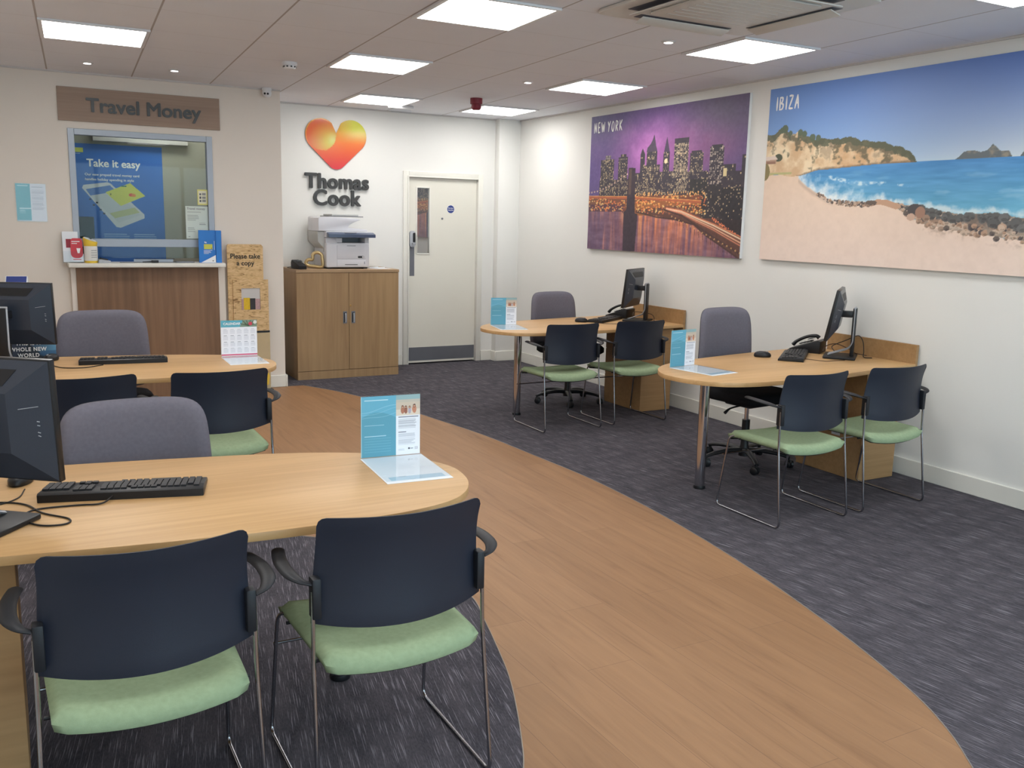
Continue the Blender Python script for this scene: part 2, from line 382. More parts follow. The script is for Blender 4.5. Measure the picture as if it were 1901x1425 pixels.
def text_obj(name, s, size, m, loc, rot=(PI/2, 0, 0), parent=None, bold=0, ext=.0006, align='LEFT', sx=1, space=1, split=False, mside=None, shear=0):
    cu_ = bpy.data.curves.new(name, 'FONT'); cu_.body = s; cu_.size = size; cu_.extrude = ext; cu_.align_x = align
    cu_.space_character = space; cu_.shear = shear; cu_.resolution_u = 4
    t = bpy.data.objects.new(name, cu_); C.objects.link(t)
    bpy.context.view_layer.update()
    dg = bpy.context.evaluated_depsgraph_get()
    me = bpy.data.meshes.new_from_object(t.evaluated_get(dg)); bpy.data.objects.remove(t)
    me.name = name
    mtx = Matrix.LocRotScale(Vector(loc), __import__('mathutils').Euler(rot), None) @ Matrix.Diagonal((sx, 1, 1, 1))
    me.transform(mtx); m3 = __import__('mathutils').Euler(rot).to_matrix()
    me.materials.clear(); me.materials.append(MATS[m])
    if not split:
        embolden(me, bold, m3)
        o = bpy.data.objects.new(name, me); C.objects.link(o)
        if parent: o.parent = parent
        return o
    bm = bmesh.new(); bm.from_mesh(me); bmesh.ops.remove_doubles(bm, verts=bm.verts, dist=1e-5)
    seen = set(); out = []
    for v in bm.verts:
        if v in seen: continue
        st = [v]; isl = set([v])
        while st:
            a = st.pop()
            for e in a.link_edges:
                b2 = e.other_vert(a)
                if b2 not in isl: isl.add(b2); st.append(b2)
        seen |= isl; out.append(isl)
    res = []
    for isl in out:
        b2 = bmesh.new(); mp = {}
        for v in isl: mp[v] = b2.verts.new(v.co)
        for f in bm.faces:
            if f.verts[0] in isl:
                try: b2.faces.new([mp[x] for x in f.verts])
                except Exception: pass
        mm = bpy.data.meshes.new(name); b2.to_mesh(mm); b2.free(); embolden(mm, bold, m3); mm.materials.append(MATS[m])
        o = bpy.data.objects.new(name, mm); C.objects.link(o); o.parent = parent; res.append(o)
    bm.free(); return res

# ------------------------------------------------------------------ picture canvas (prints on posters and leaflets)
def vnoise(h, w, fy, fx, rng):
    g = rng.random((int(fy)+3, int(fx)+3)); y = np.linspace(0, fy, h); x = np.linspace(0, fx, w)
    yi = y.astype(int); xi = x.astype(int); ty = y-yi; tx = x-xi; ty = ty*ty*(3-2*ty); tx = tx*tx*(3-2*tx)
    a = g[yi][:, xi]; b_ = g[yi][:, xi+1]; c_ = g[yi+1][:, xi]; d_ = g[yi+1][:, xi+1]
    TX = tx[None, :]; TY = ty[:, None]
    return (a*(1-TX)+b_*TX)*(1-TY)+(c_*(1-TX)+d_*TX)*TY
def fbm(h, w, fy, fx, seed, octv=4):
    rng = np.random.default_rng(seed); out = np.zeros((h, w)); amp = 1; tot = 0
    for k in range(octv):
        out += amp*vnoise(h, w, fy*2**k, fx*2**k, rng); tot += amp; amp *= .55
    return out/tot
class Canvas:
    """row 0 is the bottom; u to the right, v up, both 0..1; colours are sRGB 0-255"""
    def __init__(s, w, h, c=(255, 255, 255)):
        s.w, s.h = w, h; s.a = np.zeros((h, w, 3)); s.a[:] = c
        s.U, s.V = np.meshgrid(np.linspace(0, 1, w), np.linspace(0, 1, h))
    def mask(s, pts):
        U, V = s.U, s.V; m = np.zeros(U.shape, bool); n = len(pts)
        for i in range(n):
            x0, y0 = pts[i]; x1, y1 = pts[(i+1) % n]
            if y0 == y1: continue
            c = ((y0 > V) != (y1 > V)) & (U < (x1-x0)*(V-y0)/(y1-y0)+x0); m ^= c
        return m
    def poly(s, pts, c, al=1.0): s.put(s.mask(pts), c, al)
    def put(s, m, c, al=1.0):
        m = m.astype(float)*al if m.dtype == bool else m*al
        s.a = s.a*(1-m[..., None])+np.asarray(c, float)*m[..., None]
    def rect(s, u0, u1, v0, v1, c, al=1.0): s.put((s.U >= u0) & (s.U <= u1) & (s.V >= v0) & (s.V <= v1), c, al)
    def ell(s, u, v, ru, rv, c, al=1.0, soft=False):
        d = ((s.U-u)/ru)**2+((s.V-v)/rv)**2
        s.put(np.exp(-d*1.5) if soft else (d < 1), c, al)
    def line(s, pts, wd, c, al=1.0, asp=1.0):
        best = np.full(s.U.shape, 9.0)
        for (x0, y0), (x1, y1) in zip(pts[:-1], pts[1:]):
            dx, dy = (x1-x0)*asp, y1-y0; L2 = dx*dx+dy*dy+1e-12
            t = np.clip((((s.U-x0)*asp)*dx+(s.V-y0)*dy)/L2, 0, 1)
            best = np.minimum(best, np.hypot((s.U-x0)*asp-t*dx, s.V-y0-t*dy))
        s.put(np.clip((wd-best)/wd*2, 0, 1), c, al)
    def lines_of_text(s, u0, u1, v1, v0, n, c, al=.7, seed=1, fill=.5):
        rng = random.Random(seed)
        for i in range(n):
            v = v1-(v1-v0)*(i+.5)/n; e = u0+(u1-u0)*(rng.uniform(.6, 1) if i % 4 == 3 else rng.uniform(.88, 1))
            s.rect(u0, e, v-(v1-v0)/n*fill/2, v+(v1-v0)/n*fill/2, c, al)
def picture(name, cv, o, U, V, m='print_satin', parent=None, sheen_wash=0):
    """flat printed sheet: corner o (bottom-left), edge vectors U and V"""
    w, h = cv.w, cv.h; o = np.array(o, float); U = np.array(U, float); V = np.array(V, float)
    co = o+cv.U[..., None]*U+cv.V[..., None]*V
    me = bpy.data.meshes.new(name); nv = w*h
    idx = np.arange(nv).reshape(h, w)
    f = np.stack([idx[:-1, :-1], idx[:-1, 1:], idx[1:, 1:], idx[1:, :-1]], -1).reshape(-1)
    nf = (w-1)*(h-1)
    me.vertices.add(nv); me.vertices.foreach_set('co', co.reshape(-1))
    me.loops.add(nf*4); me.loops.foreach_set('vertex_index', f.astype(np.int32))
    me.polygons.add(nf); me.polygons.foreach_set('loop_start', (np.arange(nf)*4).astype(np.int32))
    me.update(calc_edges=True); me.validate()
    a = np.clip(cv.a*(1-sheen_wash*.9)+235*sheen_wash, 0, 255)/255.0; a = np.where(a <= .04045, a/12.92, ((a+.055)/1.055)**2.4)  # lifts the print towards white: surface sheen put into the colours
    at = me.color_attributes.new('print', 'FLOAT_COLOR', 'POINT')
    at.data.foreach_set('color', np.concatenate([a, np.ones((h, w, 1))], -1).reshape(-1).astype(np.float32))
    me.materials.append(MATS[m]); ob = bpy.data.objects.new(name, me); C.objects.link(ob)
    if parent: ob.parent = parent
    return ob

# ================================================================== SETTING
# floor: carpet to the right, vinyl lane, carpet patch under the near left desk
outer = [(2.349, 8.32), (2.529, 7.955), (2.651, 7.602), (2.80, 7.05), (2.881, 6.564), (2.955, 6.15), (3.006, 5.774), (3.05, 5.12), (3.08, 4.57), (3.057, 3.957), (2.999, 3.427), (2.922, 2.958), (2.83, 2.542), (2.735, 2.183), (2.624, 1.86), (2.527, 1.665), (2.426, 1.519), (2.20, 1.22), (1.9, .9), (1.5, .55), (1.0, .2), (.4, -.1), (XL, -.4)]
inner = [(XL, 4.52), (-.1, 4.60), (.5, 4.57), (.95, 4.44), (1.30, 4.19), (1.50, 3.92), (1.61, 3.62), (1.625, 3.27), (1.565, 3.019), (1.499, 2.782), (1.438, 2.585), (1.365, 2.401), (1.288, 2.228), (1.218, 2.09), (1.1, 1.92), (.9, 1.7), (.6, 1.48), (.2, 1.32), (XL, 1.22)]
def sm(L, k=5): return [(p.x, p.y) for p in spline([Vector((a, b_, 0)) for a, b_ in L], k)]
outer_s, inner_s = sm(outer), sm(inner)
fl = MB(); fl.box(XL-.1, XR+.1, YF-.1, YB+.1, -.1, -.004, 'carpet_right'); floor = struct(fl.build('floor'))
def flat_area(name, pts, z, m):
    b2 = MB(); vs = [b2.bm.verts.new((x, y, z)) for x, y in pts]; f = b2.bm.faces.new(vs)
    if f.normal.z < 0: f.normal_flip()
    f.normal_update()
    if f.normal.z < 0: f.normal_flip()
    b2.mi(m); bmesh.ops.triangulate(b2.bm, faces=[f]); return b2.build(name, floor, flat=True)
# carpet right of the lane (outside the outer curve), incl. the strip behind the camera
rp_ = [(XR, YB), (CX0, YB), (CX0, YT)] + outer_s + [(XL, YF), (XR, YF)]
flat_area('carpet', rp_, 0.0, 'carpet_right')
lane = [(CX0, YT), (XL, YT)] + [(XL, 4.52)] + inner_s[1:] + outer_s[::-1]
flat_area('vinyl_flooring', lane, 0.0, 'vinyl_plank')
flat_area('carpet', inner_s + [], 0.0, 'carpet_left')
es = MB()
mat('edge_trim', (150, 142, 134), .5, metal=.2)
for crv in (outer_s, inner_s): es.tube([(x, y, .0005) for x, y in crv], .0022, 'edge_trim', n=6)
es.build('edging_strip', floor)

def wallbox(name, *a, m='wall_paint', **k):
    b2 = MB(); b2.box(*a, m); return struct(b2.build(name))
wallbox('wall_right', XR, XR+.1, YF-.1, YB+.1, 0, HC)
wallbox('wall_left', XL-.1, XL, YF-.1, YB+.1, 0, HC, m='wall_paint_warm')
ce = MB(); ce.box(XL-.1, XR+.1, YF-.1, YB+.1, HC, HC+.1, 'ceiling_tile'); struct(ce.build('ceiling'))
# back wall with door opening
DX0, DX1, DZ = 3.742, 4.545, 1.985
b2 = MB(); b2.box(XL, DX0-.03, YB, YB+.1, 0, HC, 'wall_paint'); b2.box(DX1+.03, XR, YB, YB+.1, 0, HC, 'wall_paint'); b2.box(DX0-.03, DX1+.03, YB, YB+.1, DZ+.03, HC, 'wall_paint')
struct(b2.build('wall_back'))
# partition with the bureau window, and its return
WX0, WX1, WZ0, WZ1 = .478, 1.595, 1.146, 2.206
b2 = MB(); Pm = 'wall_paint_warm'
b2.box(XL, WX0, YT, YT+.1, 0, HC, Pm); b2.box(WX1, CX0, YT, YT+.1, 0, HC, Pm); b2.box(WX0, WX1, YT, YT+.1, 0, WZ0-.034, Pm); b2.box(WX0, WX1, YT, YT+.1, WZ1, HC, Pm)
b2.box(CX0-.1, CX0, YT+.1, YB, 0, HC, Pm)
struct(b2.build('wall_partition'))
b2 = MB(); b2.box(XL, CX0-.1, YB-.012, YB, .0, HC, 'booth_paint'); struct(b2.build('wall_booth_back'))
# corner pilaster
b2 = MB(); b2.box(4.755, XR, YB-.1, YB, 0, HC, 'wall_paint', bev=.003); struct(b2.build('wall_pilaster'))
# shop front behind the camera
b2 = MB()
for a in ((XL, .0, 0, HC), (4.7, XR, 0, HC), (.0, 4.7, 0, .25), (.0, 4.7, 2.5, HC)): b2.box(a[0], a[1], YF-.1, YF, a[2], a[3], 'wall_paint')
struct(b2.build('wall_front'))
b2 = MB(); fr_ = .06
for x in (.0, 1.53, 3.08, 4.64): b2.box(x, x+.06, YF-.08, YF-.02, .25, 2.5, 'aluminium')
b2.box(.0, 4.7, YF-.08, YF-.02, .25, .31, 'aluminium'); b2.box(.0, 4.7, YF-.08, YF-.02, 2.44, 2.5, 'aluminium')
w1 = struct(b2.build('window_1'))
b2 = MB(); b2.box(.03, 4.67, YF-.053, YF-.047, .3, 2.45, 'shop_glass'); b2.build('window_pane', w1)
pl = bpy.data.lights.new('window_portal', 'AREA'); pl.shape = 'RECTANGLE'; pl.size = 4.7; pl.size_y = 2.25; pl.cycles.is_portal = True
po = bpy.data.objects.new('window_portal', pl); C.objects.link(po); po.location = (2.35, YF-.12, 1.375); po.rotation_euler = (PI/2, 0, 0)
wallbox('wall_leak_blocker', DX0-.3, DX1+.3, YB+.3, YB+.4, -.1, HC)  # unseen box behind the door, added to block sky light at its gap
b2 = MB(); b2.box(DX0-.3, DX0-.2, YB+.1, YB+.3, -.1, HC, 'wall_paint'); b2.box(DX1+.2, DX1+.3, YB+.1, YB+.3, -.1, HC, 'wall_paint'); b2.box(DX0-.3, DX1+.3, YB+.1, YB+.3, HC-.1, HC, 'wall_paint'); b2.box(DX0-.3, DX1+.3, YB+.1, YB+.3, -.1, -.004, 'carpet_right'); struct(b2.build('wall_leak_blocker_sides'))  # sides, top and floor of the same added light block
# baseboards
def base(name, segs):
    b2 = MB()
    for x0, x1, y0, y1 in segs:
        b2.box(x0, x1, y0, y1, 0, .112, 'gloss_white', bev=.004, seg=1)
    return struct(b2.build(name))
base('baseboard_right', [(XR-.017, XR, YF, YB-.1)])
base('baseboard_left', [(XL, XL+.017, YF, YT)])
base('baseboard_partition', [(XL, .44, YT-.017, YT), (1.66, CX0, YT-.017, YT), (CX0, CX0+.017, YT-.017, YB-.018)])
base('baseboard_back', [(CX0+.018, 3.672, YB-.017, YB), (4.615, 4.75, YB-.017, YB)])
base('baseboard_pilaster', [(4.738, 4.755, YB-.117, YB-.018), (4.755, XR-.018, YB-.117, YB-.1)])
# tile edge where ceiling meets walls
b2 = MB()
b2.box(XR-.018, XR, YF, YB, HC-.012, HC, 'ceiling_grey'); b2.box(CX0, XR-.018, YB-.018, YB, HC-.012, HC, 'ceiling_grey'); b2.box(XL, CX0, YT-.018, YT, HC-.012, HC, 'ceiling_grey')
struct(b2.build('trim_1'))

# door
dr = bpy.data.objects.new('door_1', None); C.objects.link(dr); dr.location = (DX0, YB, 0); struct(dr)
def D(mb, name, parent=None): 
    o = mb.build(name, parent or dr); 
    if parent is None: o.location = (-DX0, -YB, 0)
    return o
b2 = MB()
for x0, x1, z0, z1 in ((DX0-.065, DX0-.003, 0, DZ+.065), (DX1+.003, DX1+.065, 0, DZ+.065), (DX0-.003, DX1+.003, DZ+.003, DZ+.065)):
    b2.box(x0, x1, YB-.016, YB+.1, z0, z1, 'gloss_white', bev=.004)
for x0, x1, z0, z1 in ((DX0-.018, DX0-.003, 0, DZ+.018), (DX1+.003, DX1+.018, 0, DZ+.018), (DX0-.003, DX1+.003, DZ+.003, DZ+.018)):
    b2.box(x0, x1, YB-.024, YB-.016, z0, z1, 'gloss_white', bev=.003)
D(b2, 'door_frame')
b2 = MB(); VX0, VX1, VZ0, VZ1 = 3.846, 3.984, 1.196, 1.88; LY = YB+.018
for x0, x1, z0, z1 in ((DX0, VX0, .012, DZ), (VX1, DX1, .012, DZ), (VX0, VX1, .012, VZ0), (VX0, VX1, VZ1, DZ)):
    b2.box(x0, x1, LY, LY+.044, z0, z1, 'door_paint')
leaf = D(b2, 'door_leaf')
b2 = MB(); t_ = .013
for x0, x1, z0, z1 in ((VX0-t_, VX0, VZ0-t_, VZ1+t_), (VX1, VX1+t_, VZ0-t_, VZ1+t_), (VX0, VX1, VZ1, VZ1+t_), (VX0, VX1, VZ0-t_, VZ0)):
    b2.box(x0, x1, LY-.008, LY+.02, z0, z1, 'gloss_white', bev=.003)
D(b2, 'vision_panel_beading')
b2 = MB(); b2.box(VX0, VX1, LY+.012, LY+.02, VZ0, VZ1, 'door_glass'); D(b2, 'vision_panel_glass')
b2 = MB(); b2.box(DX0+.012, DX1-.003, LY-.002, LY, .034, .18, 'steel_plate', bev=.0006, seg=1); D(b2, 'kick_plate')
b2 = MB(); b2.box(3.763, 3.815, LY-.004, LY, .955, 1.262, 'steel_plate', bev=.0015, seg=1); D(b2, 'push_plate')
b2 = MB()
b2.prism(rrect(.066, .175, .028, cx=3.785, cy=1.345), 0, .03, 'silver_plastic', bev=.006, mtx=Matrix.Translation((0, LY, 0)) @ ROT_WALL_Y)
b2.prism(rrect(.026, .10, .010, cx=3.800, cy=1.362), .03, .036, 'black_plastic', bev=.002, mtx=Matrix.Translation((0, LY, 0)) @ ROT_WALL_Y)
b2.tube([(3.785, LY-.03, 1.30), (3.785, LY-.055, 1.30)], .010, 'silver_plastic')
b2.tube([(3.785, LY-.05, 1.30), (3.81, LY-.052, 1.296)], .007, 'silver_plastic')
D(b2, 'keypad_lock')
b2 = MB(); b2.lathe([(.001, 0), (.011, 0), (.011, .006), (.006, .008), (.001, .008)], 'steel_plate', mtx=Matrix.Translation((4.137, LY, 1.566)) @ ROT_WALL_Y); D(b2, 'door_viewer')
b2 = MB()
T_ = Matrix.Translation((4.237, LY, 1.668)) @ ROT_WALL_Y
b2.lathe([(.0005, 0), (.046, 0), (.046, .001), (.0005, .001)], 'backing_white', n=40, mtx=T_)
b2.lathe([(.0005, .001), (.041, .001), (.041, .0016), (.0005, .0016)], 'sign_blue', n=40, mtx=T_)
dsn = D(b2, 'fire_door_sign')
for s_, dz in (('Fire door', .006), ('keep shut', -.014)):
    t = text_obj('sign_lettering', s_, .016, 'print_white', (4.237, LY-.0026, 1.668+dz), parent=dsn, bold=.0003, align='CENTER')

# ================================================================== CEILING FITTINGS
def cell(i, j, e=0.0):
    """corners of ceiling cell i,j"""
    out = []
    for u, w in ((i*GPX+e, j*GPY+e), ((i+1)*GPX-e, j*GPY+e), ((i+1)*GPX-e, (j+1)*GPY-e), (i*GPX+e, (j+1)*GPY-e)):
        y = GY0+w; out.append((GX0+u+.06*y, y))
    return out
def ceiling_panel(i, j, label, e0=.006):
    cs = cell(i, j); cx = sum(p[0] for p in cs)/4; cy = sum(p[1] for p in cs)/4
    t = empty('ceiling_light', (cx, cy, HC), 0, label, 'ceiling light', 'square light panels in the ceiling')
    def inset(e): return [(p[0]-cx, p[1]-cy) for p in cell(i, j, e)]
    b2 = MB(); O, I_ = inset(.004), inset(.026)
    for k in range(4):
        k2 = (k+1) % 4
        b2.loft([[(O[k][0], O[k][1], -.001), (O[k2][0], O[k2][1], -.001), (O[k2][0], O[k2][1], -.013), (O[k][0], O[k][1], -.013)],
                 [(I_[k][0], I_[k][1], -.001), (I_[k2][0], I_[k2][1], -.001), (I_[k2][0], I_[k2][1], -.013), (I_[k][0], I_[k][1], -.013)]], 'white_plastic')
    b2.build('frame', t, flat=True)
    b2 = MB(); b2.prism(inset(.0265), -.011, -.003, 'panel_light'); b2.build('diffuser', t, flat=True)
    return t
for i, j, lb in ((0, 0, 'square ceiling light above the left of the bureau sign'),
                 (3, -3, 'square ceiling light nearest the camera, cut by the top of the frame in the middle'),
                 (3, 0, 'square ceiling light beyond the smoke detector, in the middle of the ceiling'),
                 (4, 3, 'square ceiling light next to the back wall above the heart emblem'),
                 (6, 3, 'square ceiling light next to the back wall above the door, behind the red sounder'),
                 (6, 0, 'square ceiling light above the left end of the city skyline picture'),
                 (6, -3, 'square ceiling light beyond the air conditioner, above the gap between the wall pictures'),
                 (6, -6, 'square ceiling light at the top right corner of the photo above the beach picture'),
                 (0, -3, 'square ceiling light over the near left desk'),
                 (3, -6, 'unseen ceiling light added behind the camera near the lane for even light'),  # this and the following panels are unseen, added for even light
                 (0, -6, 'unseen ceiling light added behind the camera on the left for even light'),
                 (6, -9, 'unseen ceiling light added behind the camera on the right for even light'), (3, -9, 'unseen ceiling light added over the lane near the shop front for even light'), (0, -9, 'unseen ceiling light added near the shop front on the left for even light')):
    ceiling_panel(i, j, lb)
def downlight(x, y, label):
    t = empty('downlight', (x, y, HC), 0, label, 'spotlight', 'round recessed downlights')
    b2 = MB(); b2.lathe([(.026, -.001), (.044, -.001), (.044, -.004), (.038, -.008), (.028, -.009), (.026, -.005)], 'white_plastic', n=28); b2.build('bezel', t)
    b2 = MB(); b2.lathe([(.001, -.002), (.0255, -.002), (.0255, -.006), (.001, -.006)], 'spot_light', n=24); b2.build('lamp', t)
for x, y, lb in ((.607, 7.747, 'round downlight left of the other one above the bureau sign'), (1.216, 7.713, 'round downlight on the right above the bureau sign'),
                 (3.684, 6.555, 'round downlight between the red sounder and the city skyline picture'), (3.558, 4.624, 'round downlight beside the air conditioning cassette')): downlight(x, y, lb)
# smoke detector
t = empty('smoke_detector', (1.86, 6.80, HC), 0, 'white round smoke detector on the ceiling between the left and middle lights', 'smoke detector')
b2 = MB(); b2.lathe([(.001, -.0005), (.054, -.0005), (.056, -.012), (.052, -.022), (.001, -.022)], 'white_plastic', n=32); b2.build('base', t)
b2 = MB(); b2.lathe([(.001, -.0225), (.044, -.0225), (.046, -.034), (.036, -.046), (.001, -.048)], 'white_plastic', n=32)
for k in range(10):
    a = 2*PI*k/10; b2.box(-.006, .006, .0425, .048, -.037, -.028, 'black_satin', mtx=Matrix.Rotation(a, 4, 'Z'))
b2.build('sensor_head', t)
# red sounder
t = empty('fire_alarm_sounder', (3.80, 7.70, HC), 0, 'dark red round fire alarm sounder hanging from the ceiling', 'alarm')
b2 = MB(); b2.lathe([(.001, -.0005), (.055, -.0005), (.055, -.05), (.045, -.055), (.001, -.055)], 'beacon_red', n=28); b2.build('base', t)
b2 = MB(); b2.lathe([(.001, -.0555), (.043, -.0555), (.046, -.085), (.034, -.102), (.001, -.104)], 'beacon_red', n=28); b2.build('horn', t)
# emergency fitting by the far panel
t = empty('emergency_luminaire', (3.44, 8.62, HC), .1, 'slim white emergency light fitting at the far corner of the light above the heart', 'light')
b2 = MB(); b2.box(-.13, .13, -.02, .02, -.035, -.001, 'white_plastic', bev=.006); b2.build('housing', t)
b2 = MB(); b2.box(-.11, .11, -.003, .003, -.075, -.0355, 'acrylic'); b2.build('blade', t)
# cctv dome
t = empty('security_camera', (2.055, YT-.07, HC), 0, 'small white dome security camera at the ceiling above the wood stand', 'camera')
b2 = MB(); b2.lathe([(.001, -.001), (.042, -.001), (.042, -.022), (.001, -.022)], 'white_plastic', n=28); b2.build('mount', t)
b2 = MB(); b2.lathe([(.001, -.0225), (.036, -.0225), (.040, -.04), (.036, -.062), (.022, -.076), (.001, -.08)], 'white_plastic', n=28); hd = b2.build('dome', t)
b2 = MB()
for dx in (-.014, .012): b2.lathe([(.001, 0), (.009, 0), (.009, .004), (.001, .005)], 'black_plastic', n=16, mtx=Matrix.Translation((dx-.012, -.0365, -.052)) @ Matrix.Rotation(-.35, 4, 'Z') @ ROT_WALL_Y)
b2.build('lens', hd)
# air conditioning cassette
ax0, ax1, ay0, ay1 = 2.735, 3.725, 3.19, 4.18; acx, acy = (ax0+ax1)/2, (ay0+ay1)/2
t = empty('air_conditioner', (acx, acy, HC), 0, 'white square ceiling air conditioning cassette with open flaps', 'air conditioner')
b2 = MB(); w_ = .495
b2.prism(rrect(w_*2, w_*2, .05), -.022, -.001, 'ac_white', bev=.008); b2.build('fascia', t)
b2 = MB(); b2.prism(rrect(.60, .60, .03), -.034, -.0225, 'ac_white', bev=.006)
for k in range(9): b2.box(-.24, .24, -.22+k*.055, -.212+k*.055, -.0355, -.034, 'ac_white')
b2.build('intake_grille', t)
for k in range(4):
    R_ = Matrix.Rotation(PI/2*k, 4, 'Z')
    b2 = MB(); b2.box(-.30, .30, .355, .425, -.0245, -.0225, 'ac_dark', mtx=R_); b2.build('air_outlet', t)
    b2 = MB(); b2.box(-.29, .29, -.004, .068, -.003, .003, 'ac_white', bev=.002, mtx=R_ @ Matrix.Translation((0, .36, -.034)) @ Matrix.Rotation(-.28, 4, 'X')); b2.build('flap', t)
    for sx in (-1, 1):
        pass

# ================================================================== WALL PICTURES
def brush(mb, strokes, th=.0082):
    """hand-lettered strokes on a board facing -x: points are (right, up) in metres"""
    for st in strokes:
        mb.tube([(0, -a, b_) for a, b_ in st], [th*.55, th, th*.8, th*.45], n=8, smooth=4, flat=(1, .12), up=(1, 0, 0))
LET = {'N': [[(.08, 0), (.12, 1)], [(.12, 1), (.45, .05)], [(.45, .05), (.52, 1.02)]], 'E': [[(.1, 0), (.12, 1)], [(.12, .98), (.5, 1.02)], [(.1, .52), (.44, .55)], [(.1, .02), (.5, .06)]],
       'W': [[(.02, 1), (.18, .02)], [(.18, .02), (.33, .8)], [(.33, .8), (.5, .02)], [(.5, .02), (.68, 1.02)]], 'Y': [[(.05, 1), (.28, .5)], [(.55, 1.02), (.28, .5), (.2, -.02)]],
       'O': [[(.3, 1.0), (.1, .7), (.1, .25), (.3, 0), (.48, .3), (.48, .75), (.28, 1.0)]], 'R': [[(.1, 0), (.12, 1)], [(.12, 1), (.45, .85), (.4, .55), (.12, .48)], [(.2, .48), (.52, -.02)]],
       'K': [[(.1, 0), (.12, 1)], [(.55, 1.02), (.14, .45)], [(.2, .5), (.55, -.02)]], 'I': [[(.14, -.02), (.16, 1.02)]], 'B': [[(.1, 0), (.12, 1)], [(.05, .95), (.42, .9), (.36, .6), (.14, .53)], [(.14, .53), (.5, .4), (.42, .08), (.02, .02)]],
       'Z': [[(.08, .98), (.55, 1.0)], [(.55, 1.0), (.08, .04)], [(.08, .04), (.58, .03)]], 'A': [[(.05, -.02), (.32, 1.02)], [(.32, 1.02), (.5, -.04)], [(.14, .4), (.5, .42)]]}
def brush_text(name, s, x, y, z, hgt, adv, parent):
    mb = MB(); mb.mi('print_white'); pos = 0
    for ch in s:
        if ch == ' ': pos += adv*.45; continue
        L_ = LET[ch]
        brush(mb, [[(pos+a*hgt*.85, b_*hgt) for a, b_ in st] for st in L_])
        pos += adv*(.52 if ch == 'I' else (1.2 if ch == 'W' else 1))
    return mb.build(name, parent, loc=(x, y, z))

